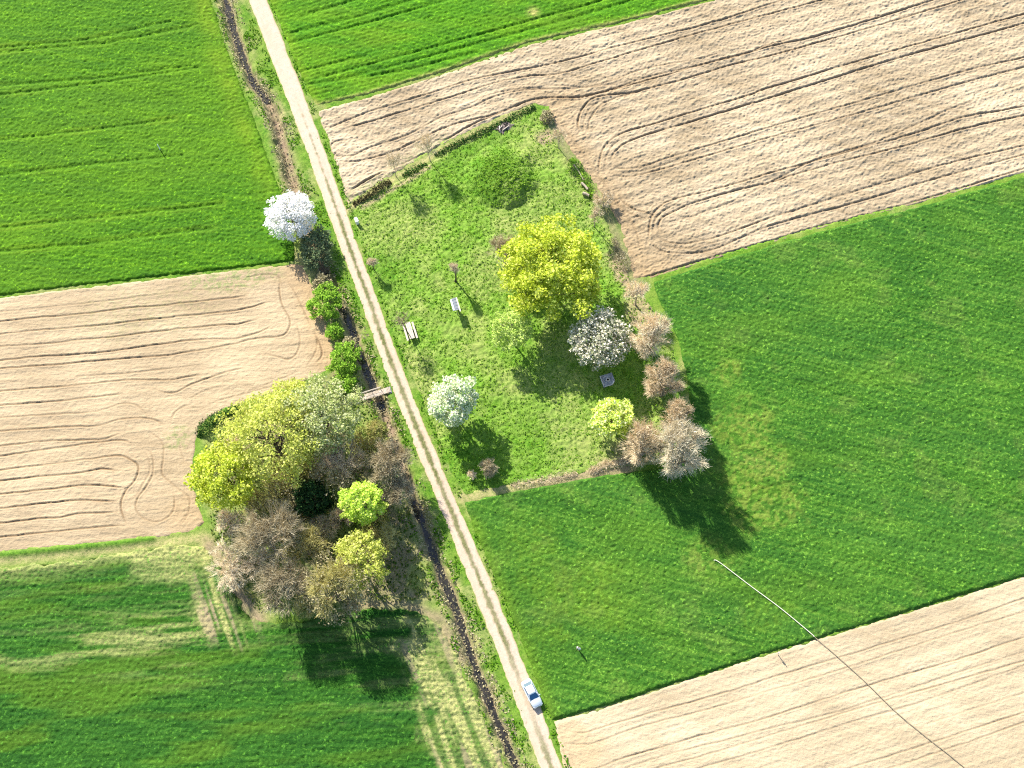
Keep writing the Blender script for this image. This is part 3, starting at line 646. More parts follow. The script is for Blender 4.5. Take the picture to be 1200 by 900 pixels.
def tubes(paths, radii, sides=4):
    paths = np.asarray(paths, float); radii = np.asarray(radii, float); N, K, _ = paths.shape
    tg = unit(np.gradient(paths, axis=1))
    ref = np.where(np.abs(tg[:, :1, 2:3]) > 0.8, np.array([1.0, 0.1, 0]), np.array([0, 0.1, 1.0]))
    u = unit(np.cross(tg, np.broadcast_to(ref, tg.shape))); v = np.cross(tg, u)
    th = np.arange(sides) * 2 * math.pi / sides
    R = u[:, :, None, :] * np.cos(th)[None, None, :, None] + v[:, :, None, :] * np.sin(th)[None, None, :, None]
    V = paths[:, :, None, :] + R * radii[:, :, None, None]
    idx = np.arange(N * K * sides).reshape(N, K, sides)
    a = idx[:, :-1]; b = np.roll(a, -1, 2); c = idx[:, 1:]; d = np.roll(c, -1, 2)
    return V.reshape(-1, 3), np.stack([a, b, d, c], -1).reshape(-1, 4)

def merge(parts):
    V = []; Fq = []; n = 0
    for v, f in parts: V.append(v); Fq.append(f + n); n += len(v)
    return np.vstack(V), np.vstack(Fq)

def quads(C, size, rs, up=0.5, stretch=1.0):
    """leaf sprays: one bent-free quad per point, random facing with a lean to the sky"""
    N = len(C); nrm = unit(rs.normal(size=(N, 3)) + np.array([0, 0, up * 2]))
    t = unit(np.cross(nrm, rs.normal(size=(N, 3)))); b = np.cross(nrm, t)
    s = size * (0.45 + 1.35 * rs.uniform(0, 1, (N, 1)) ** 1.5); w = s * stretch
    V = np.stack([C - t * s * .5, C + b * w * .42 - t * s * .05, C + t * s * .55, C - b * w * .42 + t * s * .05], 1).reshape(-1, 3)
    return V, np.arange(N * 4).reshape(N, 4)

def bez(p0, p1, p2, K):
    t = np.linspace(0, 1, K)[None, :, None]
    return (1 - t) ** 2 * p0[:, None] + 2 * t * (1 - t) * p1[:, None] + t * t * p2[:, None]

BARK = {}
def bark(kind):
    if kind not in BARK:
        c = dict(dark=(0.085, 0.066, 0.048), grey=(0.23, 0.20, 0.165), pale=(0.36, 0.30, 0.23), brown=(0.20, 0.145, 0.095))[kind]
        BARK[kind] = plain('bark_' + kind, c, 0.9, 0, 0.1, 0.3, 3.0)
    return BARK[kind]

CT = {}
def crown_mat(k):
    if k in CT: return CT[k]
    m = dict(
        lime=lambda: leaf_mat('leaf_lime', [(0.28, 0.37, 0.02), (0.54, 0.63, 0.06), (0.82, 0.85, 0.22)], 0.4),
        yellowgreen=lambda: leaf_mat('leaf_yellowgreen', [(0.27, 0.33, 0.04), (0.46, 0.50, 0.10), (0.68, 0.67, 0.24)], 0.4, 1.22),
        palegreen=lambda: leaf_mat('leaf_palegreen', [(0.20, 0.28, 0.07), (0.44, 0.50, 0.18), (0.76, 0.76, 0.48)], 0.35),
        brightlime=lambda: leaf_mat('leaf_brightlime', [(0.22, 0.36, 0.03), (0.38, 0.52, 0.06), (0.58, 0.64, 0.20)], 0.35, 1.45),
        softgreen=lambda: leaf_mat('leaf_softgreen', [(0.34, 0.50, 0.08), (0.52, 0.66, 0.16), (0.70, 0.78, 0.32)], 0.4),
        white=lambda: leaf_mat('blossom_white', [(0.42, 0.42, 0.30), (0.68, 0.67, 0.60), (0.80, 0.79, 0.75), (0.82, 0.81, 0.78)], 0.25, 1.45),
        whitegreen=lambda: leaf_mat('blossom_whitegreen', [(0.18, 0.34, 0.10), (0.55, 0.68, 0.34), (0.84, 0.86, 0.64), (0.86, 0.86, 0.74)], 0.25),
        cream=lambda: leaf_mat('blossom_cream', [(0.12, 0.18, 0.06), (0.34, 0.37, 0.20), (0.78, 0.72, 0.57), (0.88, 0.83, 0.71)], 0.2),
        creamgreen=lambda: leaf_mat('blossom_creamgreen', [(0.26, 0.38, 0.03), (0.46, 0.54, 0.10), (0.72, 0.74, 0.42)], 0.35, 1.45),
        dark=lambda: leaf_mat('leaf_dark', [(0.012, 0.035, 0.015), (0.025, 0.065, 0.022), (0.06, 0.11, 0.03)], 0.1, 1.0),
        greygreen=lambda: leaf_mat('leaf_greygreen', [(0.05, 0.085, 0.045), (0.10, 0.14, 0.065), (0.19, 0.21, 0.10)], 0.2, 1.45),
        bush=lambda: leaf_mat('leaf_bush', [(0.09, 0.20, 0.02), (0.17, 0.31, 0.03), (0.30, 0.42, 0.07)], 0.35, 1.45),
        bank_shade=lambda: leaf_mat('leaf_bank_shade', [(0.025, 0.022, 0.014), (0.06, 0.06, 0.025), (0.15, 0.13, 0.06)], 0.1),
        olive=lambda: leaf_mat('leaf_olive', [(0.12, 0.16, 0.03), (0.25, 0.28, 0.07), (0.42, 0.42, 0.15)], 0.3),
        hedge=lambda: leaf_mat('leaf_hedge', [(0.02, 0.07, 0.015), (0.045, 0.12, 0.022), (0.12, 0.21, 0.05)], 0.15, 1.0),
        straw=lambda: leaf_mat('leaf_straw', [(0.19, 0.165, 0.085), (0.32, 0.285, 0.16), (0.48, 0.435, 0.27)], 0.2),
        twig_pink=lambda: leaf_mat('twig_pink', [(0.42, 0.33, 0.22), (0.62, 0.51, 0.36), (0.80, 0.68, 0.50)], 0.0, 1.4),
        twig_brown=lambda: leaf_mat('twig_brown', [(0.44, 0.345, 0.215), (0.70, 0.57, 0.38), (0.86, 0.74, 0.54)], 0.0),
        twig_pale=lambda: leaf_mat('twig_pale', [(0.48, 0.395, 0.265), (0.66, 0.56, 0.40), (0.80, 0.70, 0.53)], 0.0, 1.1),
        twig_cream=lambda: leaf_mat('twig_cream', [(0.54, 0.46, 0.31), (0.76, 0.68, 0.50), (0.87, 0.81, 0.66)], 0.0),
        twig_grey=lambda: leaf_mat('twig_grey', [(0.26, 0.215, 0.125), (0.50, 0.425, 0.27), (0.76, 0.68, 0.49)], 0.0),
        twig_olive=lambda: leaf_mat('twig_olive', [(0.24, 0.22, 0.08), (0.44, 0.40, 0.16), (0.64, 0.58, 0.28)], 0.1, 1.4),
    )[k]()
    CT[k] = m; return m

def noise_dir(d, seed, amp):
    return 1 + amp * (2 * fbm(d[:, 0] * 1.6 + 7 * d[:, 2] + 31.7, d[:, 1] * 1.6 - 3 * d[:, 2] + 11.1, 2, seed) - 1)

def tree(name, label, cat, px, py, rpx, zc, h, crown, barkk='dark', seed=1, leaves=0, leaf=0.32, clumps=0, twigs=0, tl=1.4, tr=0.023,
         group=None, flat=1.0, lean=(0, 0), low=None, trunk_r=None, bud=None, squash=1.0, sang=0.0, stems=1, fuzz=0.32):
    """px,py: where the middle of the crown shows; zc: its real height; the base stands on the ground below it"""
    rs = np.random.RandomState(seed * 7 + 3)
    c = P(px, py, zc); R = rpx / (pxm(px, py) * 1.05) * (1.16 if twigs else 1.07)
    base = np.array([c[0] - lean[0], c[1] - lean[1], 0.0]); root = empty(name, (base[0], base[1], -0.05))
    C = np.array([lean[0], lean[1], zc]); rzu = (h - zc) * flat; rzd = (zc - (low if low is not None else 0.25 * h))
    tag(root, label, cat, group)
    def ell(d, f):
        q = d * noise_dir(d, seed, 0.14 if twigs else 0.34)[:, None] * f[:, None]
        ca, sa = math.cos(sang), math.sin(sang)
        x = q[:, 0]; y = q[:, 1] * squash
        q = np.stack([x * ca - y * sa, x * sa + y * ca, q[:, 2]], 1)
        return C + q * np.array([R, R, 1]) * np.stack([np.ones(len(d)), np.ones(len(d)), np.where(d[:, 2] > 0, rzu, rzd)], 1)
    # trunk and limbs
    n1 = 6 + int(R * 0.9); tr0 = trunk_r or max(0.05, 0.026 * h)
    top = np.array([C[0] * 0.9, C[1] * 0.9, zc + 0.35 * rzu])
    if stems == 1:
        tp = bez(np.zeros((1, 3)), np.array([[C[0] * .3 + rs.normal() * .15, C[1] * .3 + rs.normal() * .15, zc * .55]]), top[None], 8)
        parts = [tubes(tp, np.linspace(tr0, tr0 * 0.35, 8)[None] * np.array([1.35] + [1] * 7)[None], 7)]
    else:
        parts = []
    az = np.arange(n1) * 2.399 + rs.uniform(0, 6); el = rs.uniform(0.05, 1.2, n1); el[::4] = rs.uniform(1.25, 1.6, len(el[::4]))
    d1 = np.stack([np.cos(az) * np.cos(el), np.sin(az) * np.cos(el), np.sin(el) - 0.15], 1)
    e1 = ell(unit(d1), rs.uniform(0.55, 0.72, n1))
    if stems == 1:
        ts = rs.uniform(0.35, 0.95, n1); s1 = np.array([np.array([np.interp(t, np.linspace(0, 1, 8), tp[0][:, k]) for k in range(3)]) for t in ts])
    else:
        s1 = np.stack([rs.normal(size=n1) * .15 * R * .4, rs.normal(size=n1) * .15 * R * .4, np.zeros(n1)], 1)
    m1_ = (s1 + e1) / 2 + np.array([0, 0, 0.12 * h]) * rs.uniform(0.2, 1, (n1, 1))
    L1 = bez(s1, m1_, e1, 7); r1_ = tr0 * (0.5 if stems == 1 else 0.7)
    parts.append(tubes(L1, np.linspace(r1_, r1_ * 0.3, 7)[None] * rs.uniform(0.75, 1.1, (n1, 1)), 5))
    n2 = 6; li = np.repeat(np.arange(n1), n2); k2 = rs.randint(2, 7, n1 * n2)
    s2 = L1[li, k2]; dd = unit(unit(s2 - C * np.array([1, 1, 0.8])) + rs.normal(size=s2.shape) * 0.55 + np.array([0, 0, 0.2]))
    e2 = ell(dd, rs.uniform(0.70, 0.90, len(li)))
    e2 = s2 + (e2 - s2) * np.minimum(1, 0.62 * R / (np.linalg.norm(e2 - s2, axis=1) + 1e-6))[:, None]
    L2 = bez(s2, (s2 + e2) / 2 + rs.normal(size=s2.shape) * 0.06 * R, e2, 4)
    parts.append(tubes(L2, np.linspace(r1_ * 0.34, max(0.014, r1_ * 0.1), 4)[None] * rs.uniform(0.7, 1.2, (len(li), 1)), 4))
    cp = []
    nodes = np.vstack([L2[:, 1], L2[:, 2], L2[:, 3], L1[:, 4], L1[:, 6]] + ([L1[:, 2], L1[:, 3], L1[:, 5], L2[:, 0]] if twigs else []))
    if twigs:
        si = rs.randint(0, len(nodes), twigs); s3_ = nodes[si]
        out = unit(s3_ - np.array([C[0] * .7, C[1] * .7, zc * 0.45]))
        dr = unit(out + rs.normal(size=out.shape) * fuzz + np.array([0, 0, 0.15]))
        ln = tl * 1.35 * rs.uniform(0.45, 1.15, (twigs, 1))
        # keep the tips inside the crown's outline
        e3 = s3_ + dr * ln; q = (e3 - C) / np.array([R, R, 1]); q[:, 2] /= np.where(q[:, 2] > 0, rzu, rzd); qn = np.linalg.norm(q, axis=1, keepdims=True)
        lim = (1.06 * rs.uniform(0.86, 1.08, (twigs, 1))) * noise_dir(unit(q), seed, 0.14)[:, None]
        e3 = np.where(qn > lim, C + (e3 - C) * lim / qn, e3)
        cp.append(tubes(bez(s3_, (s3_ + e3) / 2 + rs.normal(size=s3_.shape) * 0.07 * tl, e3, 3), np.array([tr, tr * .8, tr * .35])[None] * rs.uniform(0.7, 1.3, (twigs, 1)), 3))
        # side shoots
        n4 = int(twigs * 0.9); pi = rs.randint(0, twigs, n4); f = rs.uniform(0.3, 0.9, (n4, 1)); s4 = s3_[pi] * (1 - f) + e3[pi] * f
        e4 = s4 + unit(e3[pi] - s3_[pi] + rs.normal(size=s4.shape) * 0.6 * ln[pi]) * ln[pi] * rs.uniform(0.25, 0.5, (n4, 1))
        cp.append(tubes(np.stack([s4, e4], 1), np.array([tr * .6, tr * .3])[None] * np.ones((n4, 1)), 3))
    lc = None
    if leaves:
        nc = clumps or int(18 + R * R * 2.2)
        gi = np.arange(nc); zz = 1 - (gi + 0.5) / nc * 1.55; a_ = gi * 2.399 + rs.uniform(0, 1, nc) * .6
        d = np.stack([np.cos(a_) * np.sqrt(np.clip(1 - zz ** 2, 0, 1)), np.sin(a_) * np.sqrt(np.clip(1 - zz ** 2, 0, 1)), zz], 1)
        cc = ell(unit(d + rs.normal(size=d.shape) * 0.12), rs.choice([0.55, 0.74, 0.88, 0.96], nc, p=[.16, .24, .34, .26]))
        cr = 0.165 * R * rs.uniform(0.5, 1.5, nc) * (90.0 / nc) ** 0.25 + 0.12
        per = np.maximum(6, (leaves * cr ** 2 / np.sum(cr ** 2)).astype(int)); ci = np.repeat(np.arange(nc), per)
        dv = unit(rs.normal(size=(len(ci), 3))) * (rs.uniform(0, 1, (len(ci), 1)) ** 0.42) * np.array([1, 1, 0.75])
        lc = cc[ci] + dv * cr[ci][:, None]
        # some loose sprays outside the clumps
        nl = leaves // 16; dl = unit(rs.normal(size=(nl, 3)) + np.array([0, 0, .35])); lc = np.vstack([lc, ell(dl, rs.uniform(0.5, 1.05, nl))])
        lc[:, 2] = np.maximum(lc[:, 2], 0.15)
        # twiglets carrying the clumps
        near = nodes[np.argmin(((cc[:, None] - nodes[None]) ** 2).sum(2), 1)]
        tw = tubes(bez(near, (near + cc) / 2 + rs.normal(size=cc.shape) * 0.05 * R, cc, 4), np.linspace(max(.02, r1_ * .14), .012, 4)[None] * np.ones((nc, 1)), 3)
        parts.append(tw)
        if not twigs:
            link('crown', np_mesh('crown', *quads(lc, leaf, rs, 0.9)), crown_mat(crown), root)
    V, Fq = merge(parts); link('trunk', np_mesh('trunk', V, Fq, True), bark(barkk), root)
    if twigs:
        link('crown', np_mesh('crown', *merge(cp)), crown_mat(crown), root)
        if bud and lc is not None:
            link('foliage', np_mesh('foliage', *quads(lc, leaf, rs, 0.9)), crown_mat(bud), root)
    return root

# centre: the trees of the meadow
tree('leafy_tree', 'largest tree of the meadow, round bright lime yellow crown', 'tree', 645, 314, 56, 8.4, 13.2, 'lime', 'dark', 1, leaves=21000, leaf=0.36, clumps=150, low=3.5)
tree('blossom_tree', 'cream and white blossoming tree half in shade, just above the grey stone slab', 'tree', 703, 395, 33, 5.2, 9.0, 'cream', 'dark', 2, leaves=9000, leaf=0.26, clumps=190, low=1.5)
tree('bare_tree', 'pinkish beige bare tree at the field edge, right of the cream blossom tree', 'tree', 763, 391, 25, 6.6, 10.4, 'twig_pink', 'pale', 3, twigs=4500, tl=1.3, tr=0.025, low=0.4, stems=3)
tree('bare_tree', 'round bare brown tree to the right of the grey stone slab', 'tree', 779, 443, 23, 6.8, 10.8, 'twig_brown', 'pale', 4, twigs=4000, tl=1.3, tr=0.025, low=0.4, stems=3)
tree('bare_tree', 'small bare brown tree wedged between the round brown one and the biggest pale one', 'tree', 793, 487, 18, 6.2, 9.8, 'twig_brown', 'pale', 5, twigs=2500, tl=1.2, tr=0.025, low=0.4, stems=3)
tree('bare_tree', 'biggest pale straw coloured bare tree at the lower right corner of the meadow', 'tree', 797, 525, 31, 7.6, 12.2, 'twig_cream', 'pale', 6, twigs=5250, tl=1.5, tr=0.030, low=0.4, stems=3)
tree('bare_tree', 'reddish brown bare tree left of the biggest pale bare tree', 'tree', 753, 516, 25, 6.2, 10, 'twig_brown', 'pale', 7, twigs=4000, tl=1.4, tr=0.025, low=0.4, stems=3)
tree('blossom_tree', 'small tree in yellow green leaf with cream blossom below the grey stone slab', 'tree', 718, 489, 24, 3.8, 6.0, 'creamgreen', 'brown', 8, leaves=6000, leaf=0.28, clumps=130, low=1.0)
tree('leafy_tree', 'soft pale green tree left below the big lime yellow tree', 'tree', 600, 386, 24, 5.0, 7.6, 'softgreen', 'grey', 9, leaves=5200, leaf=0.25, clumps=110, low=2.4)
tree('blossom_tree', 'dense white green blossoming tree beside the track with long dark shadow', 'tree', 529, 470, 26, 5.4, 9.2, 'whitegreen', 'grey', 10, leaves=9500, leaf=0.27, clumps=70, low=0.8)
tree('bare_tree', 'small round bare shrub standing in the shadow of the white green tree', 'tree', 573, 548, 11, 1.8, 3.2, 'twig_grey', 'brown', 11, twigs=1125, tl=0.8, tr=0.023, low=0.3, stems=3)
tree('bare_tree', 'tiny pale bare shrub left of the round bare shrub', 'tree', 554, 556, 6, 1.0, 1.7, 'twig_pale', 'pale', 12, twigs=325, tl=0.5, tr=0.021, low=0.2, stems=3)
tree('bare_tree', 'grey twiggy tree touching the left side of the big lime yellow tree', 'tree', 591, 295, 20, 4.8, 7.2, 'twig_grey', 'grey', 13, twigs=2125, tl=1.3, tr=0.023, low=1.5, squash=1.25)
tree('sapling', 'slim pale sapling with a long thin shadow above the grey roofed shelter', 'sapling', 532, 317, 8, 3.9, 5.6, 'twig_pale', 'dark', 14, twigs=625, tl=0.8, tr=0.018, low=2.2, trunk_r=0.17)
tree('sapling', 'slim pale sapling close to the right edge of the track', 'sapling', 437, 309, 8, 2.3, 3.6, 'twig_pale', 'dark', 15, twigs=525, tl=0.7, tr=0.018, low=1.6, trunk_r=0.08)
tree('sapling', 'thin bare sapling leaning over the wooden picnic table', 'sapling', 469, 378, 15, 4.4, 6.2, 'twig_grey', 'dark', 16, twigs=325, tl=0.9, tr=0.016, low=1.8, lean=(-1.6, 1.0), trunk_r=0.08)
tree('sapling', 'thin bare sapling on the meadow bank nearest the white cabinet', 'sapling', 461, 190, 14, 4.6, 7.0, 'twig_pale', 'pale', 17, twigs=525, tl=1.0, tr=0.016, low=1.5, trunk_r=0.07)
tree('sapling', 'thin bare sapling on the meadow bank where the dark hedge begins', 'sapling', 502, 172, 17, 4.6, 7.0, 'twig_pale', 'pale', 18, twigs=775, tl=1.1, tr=0.016, low=1.2, trunk_r=0.07)
tree('sapling', 'thin pale sapling by the sharp top right corner of the meadow', 'sapling', 655, 160, 11, 3.8, 5.4, 'twig_pale', 'pale', 19, twigs=525, tl=0.9, tr=0.015, low=1.6, trunk_r=0.09)
tree('bare_shrub', 'fluffy pale shrub on the ploughed edge beside the two pale logs', 'shrub', 707, 233, 11, 1.8, 3.0, 'twig_pale', 'pale', 20, twigs=1187, tl=0.8, tr=0.021, low=0.3, stems=3)
tree('sapling', 'thin pale sapling below the fluffy shrub on the ploughed edge', 'sapling', 697, 253, 12, 3.6, 5.4, 'twig_pale', 'pale', 21, twigs=600, tl=0.9, tr=0.015, low=1.4, trunk_r=0.09)
tree('bare_tree', 'thin beige bare tree at the ploughed field corner above the pinkish bare tree', 'tree', 746, 345, 17, 4.0, 6.2, 'twig_pink', 'pale', 22, twigs=1375, tl=1.2, tr=0.020, low=1.0)
tree('bush', 'small yellowish bush at the top right tip of the meadow beside the bare patch', 'bush', 641, 136, 8, 0.8, 1.5, 'straw', 'brown', 23, leaves=700, leaf=0.22, clumps=26, low=0.1, stems=3)
# along the ditch
tree('blossom_tree', 'pure white blossoming tree beside the ditch at the corner of the green field', 'tree', 340, 252, 27, 4.8, 7.6, 'white', 'grey', 30, leaves=10500, leaf=0.22, clumps=210, low=1.0)
tree('bush', 'dull grey green bush in the shadow of the pure white tree', 'bush', 370, 290, 20, 2.2, 3.8, 'greygreen', 'brown', 31, leaves=4600, leaf=0.24, clumps=90, low=0.2, stems=3, squash=1.35)
tree('bush', 'round fresh green bush by the ditch at the upper right of the ploughed field', 'bush', 380, 354, 18, 2.0, 3.4, 'bush', 'brown', 32, leaves=4200, leaf=0.24, clumps=80, low=0.2, stems=3, squash=1.2)
tree('bush', 'dry straw coloured shrub between the grey green and the fresh green bush', 'bush', 377, 331, 11, 1.0, 1.9, 'straw', 'brown', 33, leaves=1000, leaf=0.24, clumps=36, low=0.1, stems=3)
tree('bush', 'small green bush directly below the round fresh green bush', 'bush', 392, 388, 10, 1.2, 2.2, 'bush', 'brown', 34, leaves=1400, leaf=0.24, clumps=36, low=0.1, stems=3)
tree('bush', 'bright green bush by the right corner of the ploughed field above the footbridge', 'bush', 404, 420, 17, 1.8, 3.2, 'bush', 'brown', 35, leaves=3600, leaf=0.25, clumps=70, low=0.2, stems=3, squash=1.2)
tree('bush', 'low green bush left of the footbridge end', 'bush', 403, 450, 13, 1.1, 2.2, 'bush', 'brown', 36, leaves=2000, leaf=0.24, clumps=50, low=0.1, stems=3)
tree('bush', 'pale dry shrub right of the small green bush on the ditch bank', 'bush', 409, 403, 9, 0.9, 1.7, 'straw', 'brown', 37, leaves=800, leaf=0.22, clumps=26, low=0.1, stems=3)
# the grove
tree('leafy_tree', 'bright yellow green tree at the left end of the grove', 'tree', 262, 558, 36, 8.0, 12.5, 'lime', 'dark', 40, leaves=8000, leaf=0.30, clumps=120, low=4.0, lean=(-2.0, 1.2))
tree('leafy_tree', 'large loose yellow green tree in the top middle of the grove', 'tree', 314, 512, 51, 9.0, 14.5, 'yellowgreen', 'dark', 41, leaves=10500, leaf=0.29, clumps=190, low=4.5, lean=(-2.5, 2.0))
tree('leafy_tree', 'pale silvery green tree at the top right of the grove near the footbridge', 'tree', 378, 489, 41, 8.4, 13.4, 'palegreen', 'grey', 42, leaves=10500, leaf=0.28, clumps=190, low=2.5)
tree('leafy_tree', 'slim yellow green tree at the top edge of the grove by the ploughed field', 'tree', 345, 474, 29, 6.0, 9.0, 'yellowgreen', 'grey', 43, leaves=4200, leaf=0.28, clumps=80, low=2.0)
tree('bare_tree', 'large dark bare tree with bright limbs at the lower left of the grove', 'tree', 315, 630, 42, 7, 11.5, 'twig_grey', 'pale', 44, trunk_r=0.34, twigs=3750, tl=1.8, tr=0.025, low=1.5)
tree('bare_tree', 'grey bare tree at the bottom left of the grove touching the green field', 'tree', 333, 685, 35, 6, 10, 'twig_grey', 'grey', 45, twigs=3250, tl=1.6, tr=0.023, low=1.0)
tree('bare_tree', 'low pale pinkish bare shrub along the left lower edge of the grove', 'shrub', 266, 664, 27, 2.2, 4.0, 'twig_pink', 'pale', 46, twigs=2125, tl=1.2, tr=0.016, low=0.3, stems=3, squash=1.5, sang=0.3)
tree('bare_tree', 'khaki budding tree at the bottom of the grove above the long shadow', 'tree', 391, 688, 37, 6.8, 11.4, 'twig_olive', 'brown', 47, twigs=3750, tl=1.4, tr=0.025, low=1.0, leaves=1900, leaf=0.24, clumps=110, bud='straw')
tree('leafy_tree', 'yellow tree in young leaf at the lower right of the grove', 'tree', 421, 656, 30, 6.2, 10.8, 'yellowgreen', 'brown', 48, leaves=4600, leaf=0.28, clumps=85, low=2.0)
tree('leafy_tree', 'small round bright lime tree on the right of the grove', 'tree', 424, 589, 24, 6.6, 10.8, 'brightlime', 'grey', 49, leaves=7500, leaf=0.26, clumps=120, low=2.5)
tree('evergreen_bush', 'very dark evergreen bush in the middle of the grove', 'bush', 365, 584, 20, 3.0, 5.4, 'dark', 'dark', 50, leaves=5200, leaf=0.26, clumps=90, low=0.3, stems=3)
tree('bare_tree', 'pale grey bare tree at the right edge of the grove by the ditch', 'tree', 456, 545, 30, 5.2, 8.4, 'twig_grey', 'pale', 51, twigs=4250, tl=1.4, tr=0.025, low=1.0)
tree('bare_tree', 'lower grey bare tree between the small lime tree and the ditch', 'tree', 467, 580, 19, 3.8, 6.2, 'twig_grey', 'pale', 52, twigs=2375, tl=1.2, tr=0.023, low=0.8)
tree('bare_tree', 'brown budding tree in the middle of the grove between pale green and lime trees', 'tree', 398, 543, 32, 5.0, 8.0, 'twig_brown', 'brown', 53, twigs=2875, tl=1.3, tr=0.023, low=0.8, leaves=1300, leaf=0.24, clumps=70, bud='straw')
tree('bare_tree', 'olive brown bare tree below the dark evergreen bush', 'tree', 358, 640, 30, 4.6, 7.4, 'twig_olive', 'brown', 54, twigs=2750, tl=1.3, tr=0.021, low=0.6)
tree('bare_tree', 'thin brown bare shrub between the two yellow green trees of the grove', 'shrub', 277, 524, 16, 3.2, 5.2, 'twig_pink', 'brown', 55, twigs=1125, tl=1.1, tr=0.018, low=0.6, stems=3)
tree('bare_tree', 'ochre budding shrub left of the dark evergreen bush', 'shrub', 327, 577, 24, 3.6, 6.0, 'twig_olive', 'brown', 56, twigs=1875, tl=1.2, tr=0.021, low=0.6, stems=3, leaves=900, leaf=0.22, clumps=50, bud='straw')
tree('bare_tree', 'olive twiggy shrub at the lower right of the grove beside the dark shadow', 'shrub', 452, 633, 19, 2.4, 4.2, 'twig_olive', 'brown', 57, twigs=1500, tl=1.1, tr=0.021, low=0.3, stems=3)

tree('brush', 'ochre twiggy shrub under the left yellow green tree of the grove', 'shrub', 300, 592, 17, 1.9, 3.6, 'twig_olive', 'brown', 60, twigs=1500, tl=1.1, tr=0.02, low=0.2, stems=3)
tree('brush', 'olive twiggy shrub directly below left of the dark evergreen bush', 'shrub', 342, 610, 16, 1.9, 3.6, 'twig_olive', 'brown', 61, twigs=1500, tl=1.1, tr=0.02, low=0.2, stems=3)
tree('brush', 'grey brush right below the dark evergreen bush', 'shrub', 378, 620, 17, 1.9, 3.6, 'twig_grey', 'brown', 62, twigs=1500, tl=1.1, tr=0.02, low=0.2, stems=3)
tree('brush', 'brown brush pressed against the left of the small lime tree', 'shrub', 398, 606, 14, 1.9, 3.6, 'twig_brown', 'brown', 63, twigs=1500, tl=1.1, tr=0.02, low=0.2, stems=3)
tree('brush', 'dry ochre brush just above the dark evergreen bush', 'shrub', 352, 552, 15, 1.9, 3.6, 'twig_olive', 'brown', 64, twigs=1500, tl=1.1, tr=0.02, low=0.2, stems=3, leaves=1300, leaf=0.24, clumps=50, bud='olive')
tree('brush', 'olive brush at the right side of the silvery green tree below the footbridge', 'shrub', 430, 520, 20, 1.9, 3.6, 'twig_olive', 'brown', 65, twigs=1500, tl=1.1, tr=0.02, low=0.2, stems=3, leaves=1300, leaf=0.24, clumps=50, bud='olive')
tree('brush', 'pale brush between the two large grey bare trees at the grove edge', 'shrub', 303, 660, 20, 1.9, 3.6, 'twig_pale', 'brown', 66, twigs=1500, tl=1.1, tr=0.02, low=0.2, stems=3)
tree('brush', 'khaki brush at the bottom edge of the grove left of the budding tree', 'shrub', 362, 706, 18, 1.9, 3.6, 'twig_olive', 'brown', 67, twigs=1500, tl=1.1, tr=0.02, low=0.2, stems=3)
tree('brush', 'green brown brush right below the small lime tree', 'shrub', 440, 612, 16, 1.9, 3.6, 'twig_olive', 'brown', 68, twigs=1500, tl=1.1, tr=0.02, low=0.2, stems=3, leaves=1300, leaf=0.24, clumps=50, bud='olive')
tree('brush', 'dry bushy growth on the ditch bank below the footbridge', 'shrub', 441, 503, 11, 1.2, 2.3, 'twig_olive', 'brown', 69, twigs=1500, tl=1.1, tr=0.02, low=0.2, stems=3, leaves=1300, leaf=0.24, clumps=50, bud='olive')
tree('brush', 'yellowish brush under the large loose yellow green tree', 'shrub', 330, 548, 15, 1.9, 3.6, 'twig_olive', 'brown', 70, twigs=1500, tl=1.1, tr=0.02, low=0.2, stems=3, leaves=1300, leaf=0.24, clumps=50, bud='olive')
tree('brush', 'pinkish brush below the bright tree at the left end of the grove', 'shrub', 268, 612, 16, 1.9, 3.6, 'twig_pink', 'brown', 71, twigs=1500, tl=1.1, tr=0.02, low=0.2, stems=3)

